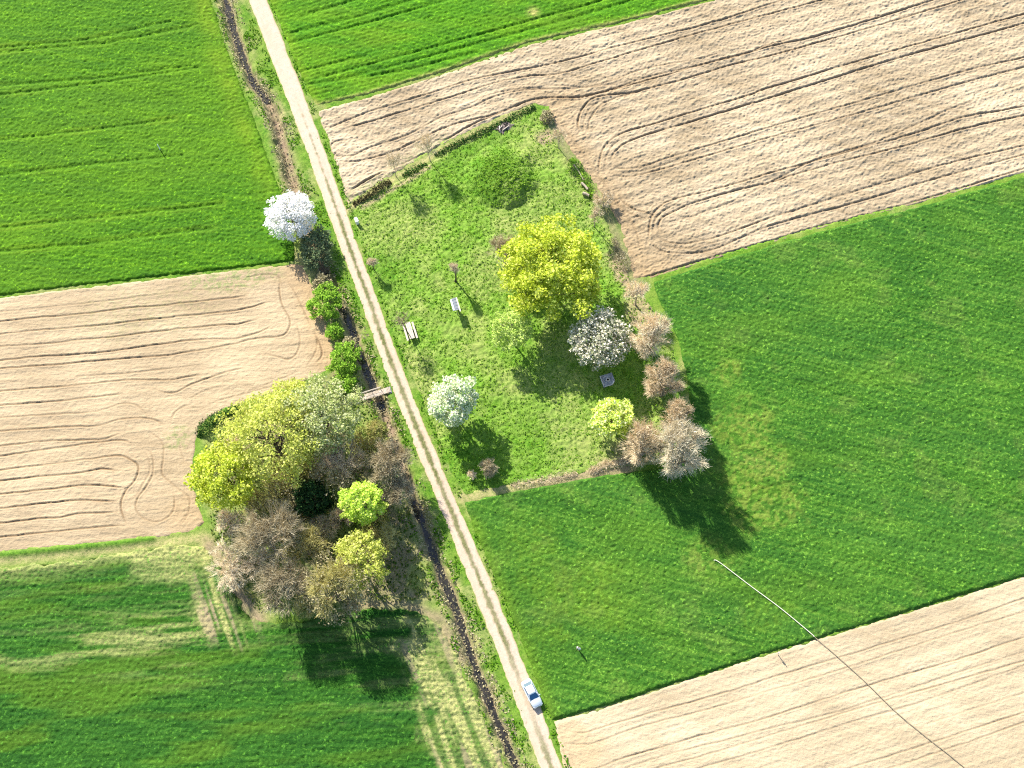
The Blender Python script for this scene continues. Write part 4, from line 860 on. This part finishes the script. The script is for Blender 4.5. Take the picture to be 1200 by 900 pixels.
# ------------------------------------------------------------------ hedges: one thing each
def hedge(label, pts, w, h, crown, seed, n, leaf=0.2, twig=0):
    pl = smooth_pl(PL(pts), 6); rs = np.random.RandomState(seed)
    seg = np.hypot(*np.diff(pl, axis=0).T); L = np.concatenate([[0], np.cumsum(seg)])
    t = rs.uniform(0, L[-1], n); a = rs.uniform(0, math.pi, n); q = rs.uniform(0, 1, n) ** 0.4
    thick = (0.05 + 2.0 * fbm(t * 0.45, t * 0 + seed, 3, seed) ** 1.3) * sst(0, 1.5, t) ** .5 * sst(0, 1.5, L[-1] - t) ** .5
    tx = np.interp(t, L, pl[:, 0]); ty = np.interp(t, L, pl[:, 1])
    tg = np.gradient(pl, axis=0); nx = np.interp(t, L, -tg[:, 1]); ny = np.interp(t, L, tg[:, 0]); nn = np.hypot(nx, ny)
    off = np.cos(a) * q * w * thick * 1.15 + (fbm(t * .3, t * 0 + 9, 2, seed) - .5) * 0.9 * w + rs.normal(size=n) * 0.3
    C = np.stack([tx + nx / nn * off, ty + ny / nn * off, 0.05 + np.sin(a) * q * h * thick], 1)
    o0 = C[0] * np.array([1, 1, 0]); root = empty('hedge', o0); tag(root, label, 'hedge')
    ns = int(L[-1] / 0.8); ts = np.linspace(0.5, L[-1] - 0.5, ns)
    b0 = np.stack([np.interp(ts, L, pl[:, 0]), np.interp(ts, L, pl[:, 1]), np.zeros(ns)], 1) - o0; b1 = b0 + np.stack([rs.normal(size=ns) * .2, rs.normal(size=ns) * .2, np.full(ns, h * .7)], 1)
    stm = merge([tubes(np.stack([b0, (b0 + b1) / 2 + rs.normal(size=b0.shape) * .06, b1], 1), np.tile([.03, .022, .01], (ns, 1)), 4), tubes(b0[None], np.full((1, ns), .04), 5)])
    link('stems', np_mesh('stems', *stm), bark('brown'), root)
    C = C - o0
    if twig:
        d = unit(rs.normal(size=C.shape) + np.array([0, 0, 1.0])) * rs.uniform(0.2, 0.55, (n, 1))
        link('twigs', np_mesh('twigs', *tubes(np.stack([C, C + d], 1), np.tile([.018, .008], (n, 1)), 3)), crown_mat(crown), root)
    else:
        link('foliage', np_mesh('foliage', *quads(C, leaf, rs, 0.3)), crown_mat(crown), root)
hedge('low dark brown hedge standing in for the shadow of the meadow bank nearest the track', [(414, 240), (428, 232), (444, 221), (458, 213)], 0.36, 0.7, 'bank_shade', 1, 1200)  # dark foliage takes the place of the steep bank's shadow
hedge('short broken green hedge on the meadow bank between the two thin saplings', [(472, 207), (486, 200), (500, 192)], 0.3, 0.6, 'hedge', 2, 600)
hedge('long low green hedge, darkened to show the shaded bank, along the top edge of the meadow', [(510, 183), (530, 172), (556, 159), (580, 148), (604, 136), (628, 126)], 0.26, 0.6, 'hedge', 3, 2300)  # scrub on the bank, with the bank's shade put into its dark green
hedge('ragged green hedge along the right edge of the meadow below the corner sapling', [(668, 186), (678, 202), (688, 218), (695, 236)], 0.8, 0.9, 'bush', 4, 1500)
hedge('low reddish brown brush row at the lower right end of the meadow', [(690, 552), (705, 547), (724, 544), (738, 541)], 0.9, 1.0, 'twig_brown', 5, 2200, twig=1)
hedge('thin dry brush row along the lower left edge of the meadow', [(598, 570), (620, 566), (650, 560), (676, 555)], 0.4, 0.5, 'twig_brown', 6, 1100, twig=1)
hedge('dark green brush at the upper left corner of the grove', [(232, 512), (240, 502), (252, 493), (266, 486), (284, 478)], 0.8, 1.2, 'hedge', 7, 1900)
hedge('dry brush row on the ploughed corner below the thin pale saplings', [(716, 280), (726, 300), (736, 318)], 0.9, 0.7, 'twig_grey', 8, 1300, twig=1)

# ------------------------------------------------------------------ uncountable growth
def tufts(name, label, C, size, mat, rs, up=1.1, stretch=0.8):
    o = link(name, np_mesh(name, *quads(C, size, rs, up, stretch)), mat)
    tag(o, label, 'grass', kind='stuff')
def in_poly(poly, n, rs, inset=0.2):
    lo, hi = poly.min(0), poly.max(0); q = rs.uniform(lo, hi, (int(n), 2)); return q[sdist(q[:, 0], q[:, 1], poly) > inset]
rs = np.random.RandomState(5)
q = in_poly(PM, 70000, rs); q = q[fbm(q[:, 0] * .35, q[:, 1] * .35, 3, 81) > 0.30]
mq = rs.normal(size=(3500, 2)) * 3.2; mq = mq[np.hypot(mq[:, 0], mq[:, 1]) < 6.4] + MOUND; q = np.vstack([q, mq])
mo = 1 - sst(1.0, 6.2, np.hypot(q[:, 0] - MOUND[0], q[:, 1] - MOUND[1]))
def meadow_z(x, y):
    mk = np.zeros(x.shape + (3,)); return meadow_h(x, y, None, mk)
C = np.stack([q[:, 0], q[:, 1], meadow_z(q[:, 0], q[:, 1]) + rs.uniform(-0.04, 0.06, len(q))], 1)
gm = leaf_mat('grass_blades', [(0.055, 0.16, 0.008), (0.14, 0.28, 0.02), (0.27, 0.40, 0.06)], 0.3)
tufts('meadow_grass', 'rough green grass tufts growing over the meadow', C, 0.26, gm, rs)
# coarse growth beside track and ditch
def beside(pl, d0, d1, n, rs, s0, s1, side=0):
    L = np.concatenate([[0], np.cumsum(np.hypot(*np.diff(pl, axis=0).T))])
    t = rs.uniform(s0, s1, n) * L[-1]; x = np.interp(t, L, pl[:, 0]); y = np.interp(t, L, pl[:, 1]); tg = np.gradient(pl, axis=0)
    nx = np.interp(t, L, -tg[:, 1]); ny = np.interp(t, L, tg[:, 0]); nn = np.hypot(nx, ny)
    o = rs.uniform(d0, d1, n) * (side if side else rs.choice([-1, 1], n))
    return np.stack([x + nx / nn * o, y + ny / nn * o], 1)
b = beside(DITCH, 0.7, 2.4, 12000, rs, 0.0, 1.0); bz = beside(DITCH, 0.1, 0.9, 3600, rs, 0.0, 1.0)
b = b[fbm(b[:, 0] * .5, b[:, 1] * .5, 3, 82) > 0.47]
tufts('ditch_reeds', 'dry straw coloured reeds and stalks along both ditch banks', np.vstack([np.stack([b[:, 0], b[:, 1], rs.uniform(-.15, .3, len(b))], 1), np.stack([bz[:, 0], bz[:, 1], rs.uniform(-1.0, -.8, len(bz))], 1)]), 0.27, crown_mat('straw'), rs)
b = np.vstack([beside(DITCH, 1.35, 2.6, 8000, rs, 0.0, 1.0), beside(ROAD, 1.9, 5.0, 9000, rs, 0.0, 1.0, -1), beside(ROAD, 1.8, 2.8, 2500, rs, 0.0, 1.0, 1)])
b = b[(fbm(b[:, 0] * .4, b[:, 1] * .4, 3, 83) > 0.47) & (dpl(b[:, 0], b[:, 1], DITCH) > 1.1)]
tufts('verge_grass', 'green grass tufts on the verges of the farm track', np.stack([b[:, 0], b[:, 1], rs.uniform(0.02, .22, len(b))], 1), 0.30, leaf_mat('verge_blades', [(0.035, 0.12, 0.008), (0.09, 0.22, 0.012), (0.18, 0.32, 0.03)], 0.3), rs)

gvp = PL([(236, 520), (300, 480), (350, 462), (400, 445), (430, 450), (470, 540), (488, 600), (502, 650), (522, 705), (470, 708), (380, 716), (300, 722), (262, 665), (244, 628)])
b = in_poly(gvp, 17000, rs, 0.5); b = b[(dpl(b[:, 0], b[:, 1], DITCH) > 1.2) & (fbm(b[:, 0] * .3, b[:, 1] * .3, 3, 84) > 0.36)]
tufts('grove_undergrowth', 'dark green and olive ground cover under the trees of the grove', np.stack([b[:, 0], b[:, 1], rs.uniform(0.0, .3, len(b))], 1), 0.32, leaf_mat('undergrowth', [(0.02, 0.06, 0.008), (0.06, 0.13, 0.014), (0.16, 0.20, 0.04), (0.26, 0.24, 0.09)], 0.25), rs)

# ------------------------------------------------------------------ small things
wood_pale = plain('weathered_wood', (0.52, 0.45, 0.38), 0.85, 0, 0.1, 0.25, 5)
wood_grey = plain('grey_wood', (0.30, 0.265, 0.22), 0.85, 0, 0.1, 0.3, 5)
wood_dark = plain('dark_wood', (0.10, 0.075, 0.055), 0.85, 0, 0.1, 0.3, 5)
white = plain('white_paint', (0.78, 0.79, 0.80), 0.5, 0, 0.4, 0.04, 3)
char = plain('charred', (0.035, 0.03, 0.028), 0.95, 0, 0.05, 0.4, 4)
stone = plain('stone', (0.36, 0.36, 0.37), 0.85, 0, 0.2, 0.3, 2.5)
stone_pale = plain('pale_stone', (0.60, 0.59, 0.56), 0.85, 0, 0.2, 0.15, 4)
iron = plain('iron', (0.06, 0.06, 0.065), 0.5, 0.7, 0.5, 0.2, 5)

def heading(p0, p1, z=0):
    a = P(*p0, z); b = P(*p1, z); return math.atan2(b[1] - a[1], b[0] - a[0])
def mz(px, py):
    p = P(px, py); return float(meadow_z(np.array([p[0]]), np.array([p[1]]))[0])

# picnic table: long axis = local x
g = P(481, 390); t = empty('picnic_table', (g[0], g[1], mz(481, 390) - 0.06), heading((477.5, 378), (484.5, 401)))
tag(t, 'long wooden picnic table with two plank benches near the track', 'picnic table')
b_ = MB()
for y in (-0.30, 0, 0.30): b_.box((0, y, 0.77), (3.3, 0.275, 0.055), bev=0.008)
b_.build('tabletop', wood_pale, t)
for sy in (-1, 1):
    b_ = MB(); b_.box((0, sy * 0.82, 0.46), (3.3, 0.33, 0.055), bev=0.008); b_.build('bench', wood_pale, t)
for x in (-1.2, 1.2):
    b_ = MB()
    for sy in (-1, 1): b_.box((x, sy * 0.48, 0.37), (0.10, 0.07, 0.90), Matrix.Rotation(sy * 0.62, 4, 'X'))
    b_.box((x + 0.09, 0, 0.40), (0.06, 1.85, 0.09)); b_.box((x + 0.09, 0, 0.715), (0.06, 0.8, 0.06)); b_.build('frame', wood_dark, t)

# roofed notice shelter
g = P(533.5, 356.5, 2.1); sz0 = 0.05; t = empty('notice_shelter', (g[0], g[1], sz0), heading((530, 345), (536.5, 367), 2.1))
tag(t, 'small open wooden shelter with grey roof and pale roof edges standing in the meadow', 'shelter')
for x in (-0.95, 0.95):
    b_ = MB(); b_.box((x, 0.02, 0.98), (0.12, 0.12, 1.98), bev=0.01); b_.build('post', wood_grey, t)
b_ = MB(); b_.box((0, 0.02, 1.25), (1.78, 0.05, 1.15), bev=0.005); b_.build('board', wood_pale, t)
rt = Matrix.Rotation(rad(7), 4, 'X')
b_ = MB(); b_.box((0, 0, 2.06), (2.45, 0.78, 0.06), rt, 0.01)
for x in (-0.9, -0.3, 0.3, 0.9): b_.box((x, 0, 2.105), (0.05, 0.78, 0.03), rt)
rf = b_.build('roof', plain('roof_grey', (0.17, 0.19, 0.22), 0.7, 0, 0.3, 0.2, 3), t)
b_ = MB(); b_.box((0, -0.52, 2.03), (2.2, 0.30, 0.07), rt, 0.01); b_.build('edge_board', plain('pale_blue_board', (0.60, 0.68, 0.74), 0.6, 0, 0.3, 0.06, 3), t)
b_ = MB(); b_.box((0.25, 0.50, 2.16), (2.85, 0.20, 0.07), rt, 0.01); b_.build('edge_board', plain('cream_board', (0.72, 0.66, 0.50), 0.7, 0, 0.2, 0.08, 3), t)

# white cabinet
g = P(418.5, 261.5); t = empty('utility_cabinet', (g[0], g[1], mz(418.5, 263) - 0.08), heading((416, 256), (421, 266)))
tag(t, 'small white metal cabinet beside the track at the meadow corner', 'cabinet')
MB().box((0, 0, 0.62), (0.85, 0.5, 1.10), bev=0.02).build('body', white, t)
MB().box((0, 0, 1.205), (0.93, 0.58, 0.06), Matrix.Rotation(rad(5), 4, 'Y'), 0.015).build('lid', white, t)
MB().box((0, 0, 0.05), (0.75, 0.42, 0.10)).build('plinth', stone, t)
d_ = MB().box((0.0, -0.258, 0.64), (0.70, 0.018, 0.92), bev=0.005).build('door', white, t)
MB().box((0.26, -0.275, 0.70), (0.03, 0.03, 0.14), bev=0.004).build('handle', iron, d_)

# stone slab with fire ring
g = P(712.3, 446); t = empty('fireplace_slab', (g[0], g[1], mz(712, 446) - 0.05), heading((707, 455), (720, 451)))
tag(t, 'square grey stone slab with a clipped corner and round fire ring', 'fireplace')
k = MB(); s = 1.12
out = [(-s, -s), (s * .45, -s), (s, -s * .45), (s, s), (-s, s)]
lo_ = [k.bm.verts.new((x, y, 0)) for x, y in out]; hi_ = [k.bm.verts.new((x * .97, y * .97, 0.34)) for x, y in out]
k.bm.faces.new(lo_[::-1]); k.bm.faces.new(hi_)
for i in range(5): k.bm.faces.new([lo_[i], lo_[(i + 1) % 5], hi_[(i + 1) % 5], hi_[i]])
k.build('slab', plain('slab_stone', (0.30, 0.31, 0.34), 0.85, 0, 0.2, 0.4, 2.2), t)
k = MB(); k.box((-s * .93, 0, 0.375), (0.13, 2 * s * .95, 0.07), bev=0.015); k.box((-0.20, -s * .93, 0.375), (1.36, 0.13, 0.07), bev=0.015); k.build('rim', stone_pale, t)
k = MB()
for i in range(10):
    a_ = i * 2 * math.pi / 10; k.box((0.27 * math.cos(a_), 0.27 * math.sin(a_), 0.39), (0.15, 0.17, 0.14), Matrix.Rotation(a_, 4, 'Z'), 0.03)
k.build('fire_ring', stone_pale, t)
k = MB(); k.cyl((0, 0, 0.335), (0, 0, 0.36), 0.19, n=14); k.build('ash', char, t)
k = MB(); k.box((s * .62, -s * .70, 0.40), (0.55, 0.20, 0.12), Matrix.Rotation(rad(45), 4, 'Z'), 0.03); k.build('corner_stone', plain('white_stone', (0.75, 0.75, 0.74), 0.8, 0, 0.2, 0.08, 3), t)

# burnt fire place near the top hedge
g = P(591, 149.5); t = empty('bonfire_site', (g[0], g[1], mz(591, 149.5) + 0.02), 0.3)
tag(t, 'burnt bonfire patch with charred logs and ash near the top hedge', 'bonfire site')
rr = np.random.RandomState(3); k = MB(); vs = [k.bm.verts.new((1.55 * (1 + .2 * rr.normal()) * math.cos(a_), 1.15 * (1 + .2 * rr.normal()) * math.sin(a_), 0.02)) for a_ in np.linspace(0, 2 * math.pi, 22, endpoint=False)]
cv = k.bm.verts.new((0, 0, 0.20))
for i in range(22): k.bm.faces.new([vs[i], vs[(i + 1) % 22], cv])
k.build('ash_bed', plain('ash_bed', (0.15, 0.125, 0.115), 0.95, 0, 0.05, 0.6, 2.0), t)
for i in range(7):
    a_ = rr.uniform(0, 3.1); x, y = rr.uniform(-1.1, 1.1), rr.uniform(-0.7, 0.7); l_ = rr.uniform(0.35, 0.8)
    MB().cyl((x - l_ * math.cos(a_), y - l_ * math.sin(a_), 0.17), (x + l_ * math.cos(a_), y + l_ * math.sin(a_), 0.26), rr.uniform(.07, .11), n=7).build('log', char if i % 3 else wood_pale, t, True)

# pale logs and a pole in the right hand hedge
def log(name, label, p0, p1, r, z=0.25, mat=wood_pale):
    a_ = P(*p0); b_ = P(*p1); t = empty(name, (a_[0], a_[1], 0)); tag(t, label, 'log' if name == 'log' else 'pole')
    d = b_ - a_; pts = [np.array([0, 0, z]), d * .5 + np.array([0.05, 0.04, z + .04]), d + np.array([0, 0, z + .02])]
    V, Fq = tubes(np.array(pts)[None], np.array([[r, r * .93, r * .84]]), 9)
    link('stem', np_mesh('stem', V, Fq, True), bark('pale') if mat is wood_pale else mat, t)
    u = Vector(d).normalized()
    for e, q_ in ((pts[0], r * .97), (pts[2], r * .82)): MB().cyl(Vector(e) - u * .02, Vector(e) + u * .02, q_, n=9).build('cut_end', wood_pale, t)
log('log', 'upper of two short pale logs in the right hand hedge', (681.5, 216.5), (688.5, 224), 0.24, 0.62)
log('log', 'lower thicker of two short pale logs in the right hand hedge', (683, 228), (690, 231), 0.30, 0.5)
log('fallen_pole', 'long thin pale pole lying along the right hand hedge', (672.5, 196), (683.5, 214), 0.07, 0.95, wood_pale)

# footbridge
a_ = P(419, 469); b_ = P(457.5, 457); L_b = float(np.linalg.norm(b_ - a_)); c_ = (a_ + b_) / 2
t = empty('footbridge', (c_[0], c_[1], 0.0), math.atan2(b_[1] - a_[1], b_[0] - a_[0]))
tag(t, 'weathered wooden plank footbridge with handrails over the dark ditch', 'footbridge')
k = MB(); n_ = 26
for i in range(n_):
    x = -L_b / 2 + (i + .5) * L_b / n_; k.box((x, rr.normal() * .015, 0.30 + rr.normal() * .006), (L_b / n_ * .9, 1.02, 0.05), bev=0.006)
k.build('deck', plain('deck_wood', (0.43, 0.36, 0.29), 0.85, 0, 0.1, 0.35, 1.6), t)
for y in (-.38, .38): MB().box((0, y, 0.19), (L_b, 0.12, 0.16)).build('beam', wood_dark, t)
for sy, x0_, x1_ in ((1, -1.75, 1.35), (-1, -1.75, 1.35)):
    for x in np.linspace(x0_, x1_, 3): MB().box((x, sy * .54, 0.72), (0.09, 0.07, 0.86), bev=0.008).build('rail_post', wood_grey, t)
    k = MB(); k.box(((x0_ + x1_) / 2, sy * .54, 1.175), (x1_ - x0_ + .3, 0.11, 0.05), bev=0.01); k.box(((x0_ + x1_) / 2, sy * .595, 0.78), (x1_ - x0_ + .1, 0.035, 0.10), bev=0.005); k.build('handrail', wood_pale, t)
for x, w_ in ((-L_b / 2 + .12, .5), (L_b / 2 - .12, .5)): MB().box((x, 0, -0.02), (w_, 1.3, 0.32), bev=0.03).build('abutment', stone, t)

# white stake in the upper left green field
g = P(188, 176); t = empty('marker_stake', (g[0], g[1], 0.0)); tag(t, 'short white stake standing alone in the upper left green field', 'stake')
MB().cyl((0, 0, 0), (-0.10, 0.05, 1.75), 0.10, 0.085, n=8).build('shaft', white, t); MB().cyl((-0.10, 0.05, 1.752), (-0.107, 0.053, 1.85), 0.088, 0.03, n=8).build('cap', white, t)
# marker post at the edge of the lower right ploughed field
g = P(911.5, 767.5); t = empty('marker_post', (g[0], g[1], 0.1)); tag(t, 'thin pale marker post with a small plate at the edge of the ploughed field', 'post')
MB().cyl((0, 0, 0), (-0.04, 0.02, 1.45), 0.065, 0.055, n=8).build('shaft', plain('post_pink', (0.58, 0.44, 0.40), 0.7, 0, 0.3, 0.1, 4), t)
MB().box((-0.04, -0.02, 1.05), (0.30, 0.03, 0.42), Matrix.Rotation(rad(20), 4, 'Z'), 0.008).build('plate', white, t)
MB().cyl((-0.04, 0.02, 1.452), (-0.042, 0.021, 1.56), 0.075, 0.05, n=8).build('cap', white, t)

# hose lying across both fields
def hose():
    pts = [(836.5, 656.6), (838.3, 656.4), (841, 657.6), (850, 664), (880, 687), (915, 713), (950, 742), (954, 746)]
    p2 = [(954, 746), (980, 768), (1012, 797), (1050, 834), (1080, 859), (1108, 881), (1131, 900), (1180, 943)]
    t = empty('hose', P(954, 746)); o = np.array(t.location); tag(t, 'long thin straight hose running from the green field across the ploughed field', 'hose')
    for nm, pp, z, r, mt in (('pale_section', pts, 0.50, 0.07, plain('hose_pale', (0.66, 0.68, 0.50), 0.5, 0, 0.3, 0.05, 2)), ('brown_section', p2, 0.30, 0.06, plain('hose_brown', (0.32, 0.265, 0.17), 0.6, 0, 0.2, 0.1, 2))):
        pl = smooth_pl([tuple(P(x, y, z)) for x, y in pp], 8) - o
        link(nm, np_mesh(nm, *tubes(pl[None], np.full((1, len(pl)), r), 8), True), mt, t)
hose()

# ------------------------------------------------------------------ car (local x = forward)
def car():
    a_ = P(615.5, 797.5, 0.6); b_ = P(631, 828, 0.6); c_ = (a_ + b_) / 2
    t = empty('parked_car', (c_[0], c_[1], 0.10), math.atan2(b_[1] - a_[1], b_[0] - a_[0]))
    tag(t, 'pale silver saloon car with glass coloured blue like reflected sky parked on the edge of the track', 'car')
    paint = NT('car_paint'); paint.col((0.68, 0.73, 0.76)); paint.b.inputs['Roughness'].default_value = 0.28; paint.b.inputs['Metallic'].default_value = 0.25; paint.b.inputs['Specular IOR Level'].default_value = 0.5
    paint.b.inputs['Coat Weight'].default_value = 0.6; paint.b.inputs['Coat Roughness'].default_value = 0.06
    glass = NT('car_glass_sky'); glass.col((0.02, 0.11, 0.24)); glass.b.inputs['Roughness'].default_value = 0.07; glass.b.inputs['Specular IOR Level'].default_value = 0.8  # blue base colour paints in the sky mirrored by the glass
    gl2 = NT('car_glass_pale'); gl2.col((0.07, 0.12, 0.15)); gl2.b.inputs['Roughness'].default_value = 0.1; gl2.b.inputs['Specular IOR Level'].default_value = 0.8
    sec = [(-2.28, .58, .32, .62), (-2.20, .78, .24, .86), (-1.85, .87, .20, .95), (-1.2, .90, .19, .97), (0, .905, .19, .96), (1.0, .90, .19, .93), (1.6, .87, .20, .86), (2.05, .80, .23, .76), (2.26, .64, .30, .62)]
    bm = bmesh.new(); rings = []
    for x, w, z0, z1 in sec:
        h_ = z1 - z0
        pr = [(-w * .86, z0), (-w, z0 + .25 * h_), (-w, z0 + .62 * h_), (-w * .95, z0 + .88 * h_), (-w * .78, z1), (0, z1 + .035), (w * .78, z1), (w * .95, z0 + .88 * h_), (w, z0 + .62 * h_), (w, z0 + .25 * h_), (w * .86, z0)]
        rings.append([bm.verts.new((x, y, z)) for y, z in pr])
    for r0, r1 in zip(rings[:-1], rings[1:]):
        for i in range(11): bm.faces.new([r0[i], r1[i], r1[(i + 1) % 11], r0[(i + 1) % 11]])
    bm.faces.new(rings[0]); bm.faces.new(rings[-1][::-1])
    k = MB(); k.bm.free(); k.bm = bm; body = k.build('body', paint.m, t, True)
    # cabin: base ring and roof ring
    B4 = {'rl': (-1.72, -.74, .955), 'rr': (-1.72, .74, .955), 'fl': (1.02, -.76, .925), 'fr': (1.02, .76, .925)}
    R4 = {'rl': (-1.02, -.60, 1.42), 'rr': (-1.02, .60, 1.42), 'fl': (.22, -.61, 1.43), 'fr': (.22, .61, 1.43)}
    k = MB(); n = 6; g_ = []
    for i in range(n + 1):
        x = -1.10 + (0.30 + 1.10) * i / n; z = 1.425 + .055 * math.sin(math.pi * (i + .5) / (n + 1))
        g_.append([k.bm.verts.new((x, y, z + dz)) for y, dz in ((-.63, -.05), (-.54, 0), (-.2, .02), (.2, .02), (.54, 0), (.63, -.05))])
    for r0, r1 in zip(g_[:-1], g_[1:]):
        for i in range(5): k.bm.faces.new([r0[i], r0[i + 1], r1[i + 1], r1[i]])
    ex = bmesh.ops.extrude_face_region(k.bm, geom=list(k.bm.faces)); bmesh.ops.translate(k.bm, verts=[v for v in ex['geom'] if isinstance(v, bmesh.types.BMVert)], vec=(0, 0, -.03))
    k.build('roof', paint.m, t, True)
    def pane(nm, q_, m_, th=.02):
        k = MB(); f = k.bm.faces.new([k.bm.verts.new(v) for v in q_]); ex = bmesh.ops.extrude_face_region(k.bm, geom=[f]); f.normal_update()
        nv = f.normal * -th; bmesh.ops.translate(k.bm, verts=[v for v in ex['geom'] if isinstance(v, bmesh.types.BMVert)], vec=nv); k.build(nm, m_, t)
    pane('windscreen', [B4['fl'], B4['fr'], R4['fr'], R4['fl']], glass.m)
    pane('rear_window', [B4['rr'], B4['rl'], R4['rl'], R4['rr']], gl2.m)
    pane('side_window', [B4['rl'], B4['fl'], R4['fl'], R4['rl']], glass.m)
    pane('side_window', [B4['fr'], B4['rr'], R4['rr'], R4['fr']], glass.m)
    for q0, q1 in ((B4['fl'], R4['fl']), (B4['fr'], R4['fr']), (B4['rl'], R4['rl']), (B4['rr'], R4['rr'])):
        MB().cyl(Vector(q0), Vector(q1), .045, n=6).build('pillar', paint.m, t, True)
    tyre = plain('tyre', (0.02, 0.02, 0.02), 0.9, 0, 0.1, 0.1, 5); rimm = plain('rim', (0.5, 0.5, 0.52), 0.3, 0.8, 0.5, 0.05, 5)
    for x in (-1.38, 1.38):
        for sy in (-1, 1):
            w_ = MB().cyl((x, sy * .70, .31), (x, sy * .915, .31), .31, n=20).build('wheel', tyre, t, True)
            MB().cyl((x, sy * .905, .31), (x, sy * .925, .31), .19, n=12).build('rim', rimm, w_)
    lamp = plain('headlight', (0.8, 0.82, 0.84), 0.1, 0.2, 0.8, 0.02, 3); red = plain('taillight', (0.35, 0.02, 0.02), 0.2, 0, 0.6, 0.1, 3)
    for sy in (-1, 1):
        MB().ball((2.10, sy * .62, .64), .13, (.9, 1.35, .6)).build('headlight', lamp, t, True)
        MB().ball((-2.17, sy * .66, .74), .12, (.6, 1.3, .8)).build('taillight', red, t, True)
        MB().ball((.78, sy * .99, .98), .10, (.7, 1.1, .75)).build('mirror', paint.m, t, True)
    MB().box((2.20, 0, .34), (.16, 1.3, .16), bev=.04).build('bumper', paint.m, t)
    MB().box((2.265, 0, .50), (.03, .8, .12), bev=.01).build('grille', iron, t)
car()

# ------------------------------------------------------------------ person
def skin(name, chains, mat, parent, sub=2):
    """chains: lists of (x, y, z, radius); a chain starting with an int index grows from that vertex"""
    V = []; E = []; Rr = []
    for ch in chains:
        prev = None
        for it in ch:
            if isinstance(it, int): prev = it; continue
            V.append(it[:3]); Rr.append(it[3]); i = len(V) - 1
            if prev is not None: E.append((prev, i))
            prev = i
    me = bpy.data.meshes.new(name); me.from_pydata(V, E, []); o = link(name, me, mat, parent)
    md = o.modifiers.new('skin', 'SKIN'); md.use_smooth_shade = True
    for i, r in enumerate(Rr):
        sv = me.skin_vertices[0].data[i]; sv.radius = (r, r) if not isinstance(r, tuple) else r; sv.use_root = (i == 0)
    ss = o.modifiers.new('subdivision', 'SUBSURF'); ss.levels = sub; ss.render_levels = sub
    return o
def person():
    g = P(678, 762); t = empty('person', (g[0], g[1], 0.12), rad(-125)); tag(t, 'person in a long white coat and dark trousers standing in the green field', 'person')
    sk_ = plain('skin', (0.55, 0.36, 0.27), 0.6, 0, 0.3, 0.06, 8)
    ch = [[(0, 0, .95, .13), (0, 0, 1.12, .12), (0.01, 0, 1.30, .14), (0, 0, 1.44, .10), (0.01, 0, 1.52, .058), (0.02, 0, 1.58, .075), (0.025, 0, 1.66, .098), (0.015, 0, 1.73, .07)]]
    for sy in (-1, 1):                      # legs grow from the pelvis, arms from the chest
        ch.append([0, (0, sy * .10, .88, .088), (0.02 * sy, sy * .11, .50, .058), (-0.01 + .04 * sy, sy * .115, .12, .042), (.04 * sy, sy * .115, .05, .042), (.13 + .04 * sy, sy * .125, .035, .036)])
        arm = [3, (0, sy * .19, 1.41, .058), (-0.02, sy * .33, 1.17, .042), (.17, sy * .23, 1.06, .031), (.235, sy * .19, 1.05, .034)]
        ch.append(arm); n_ = sum(len([q_ for q_ in c if not isinstance(q_, int)]) for c in ch) - 1
        for f, ln in ((-.030, .075), (-.010, .09), (.010, .085), (.029, .065)):
            ch.append([n_, (.270, sy * .175 , 1.055 + f, .0095), (.270 + ln * .5, sy * .150, 1.05 + f, .0085), (.262 + ln * .7, sy * (.150 - ln * .45), 1.045 + f, .007)])
        ch.append([n_, (.245, sy * .165, 1.085, .010), (.275, sy * .145, 1.10, .008)])
    b_ = skin('body', ch, sk_, t)
    sh_ = [[(0, 0, .74, .20), (0, 0, .96, .185), (0, 0, 1.12, .17), (0.01, 0, 1.30, .185), (0, 0, 1.43, .13)]]
    for sy in (-1, 1): sh_.append([4, (0, sy * .19, 1.41, .085), (-0.02, sy * .33, 1.17, .066), (.15, sy * .235, 1.065, .050)])
    skin('shirt', sh_, white, t)
    tr_ = [[(0, 0, .97, .150), (0, 0, .93, .145)]]
    for sy in (-1, 1): tr_.append([1, (0, sy * .10, .86, .105), (0.02 * sy, sy * .11, .50, .076), (-0.01 + .04 * sy, sy * .115, .12, .062)])
    skin('trousers', tr_, plain('dark_cloth', (0.03, 0.035, 0.05), 0.9, 0, 0.1, 0.15, 8), t)
    hair = plain('hair', (0.10, 0.065, 0.04), 0.8, 0, 0.2, 0.2, 10)
    MB().ball((-0.008, 0, 1.705), .098, (1.0, .92, .85)).build('hair', hair, t, True)
    for sy in (-1, 1):
        MB().ball((.105, sy * .034, 1.665), .012, sub=1).build('eye', iron, b_, True)
        MB().ball((.02, sy * .092, 1.65), .03, (.6, .4, 1), 1).build('ear', sk_, b_, True)
        MB().ball((.07 + .04 * sy, sy * .12, .045), .07, (1.75, .75, .62)).build('shoe', iron, t, True)
    MB().ball((.122, 0, 1.64), .018, (.9, .7, 1.3), 1).build('nose', sk_, b_, True); MB().box((.112, 0, 1.605), (.012, .045, .01)).build('mouth', plain('lip', (.35, .14, .12), .6), b_)
person()
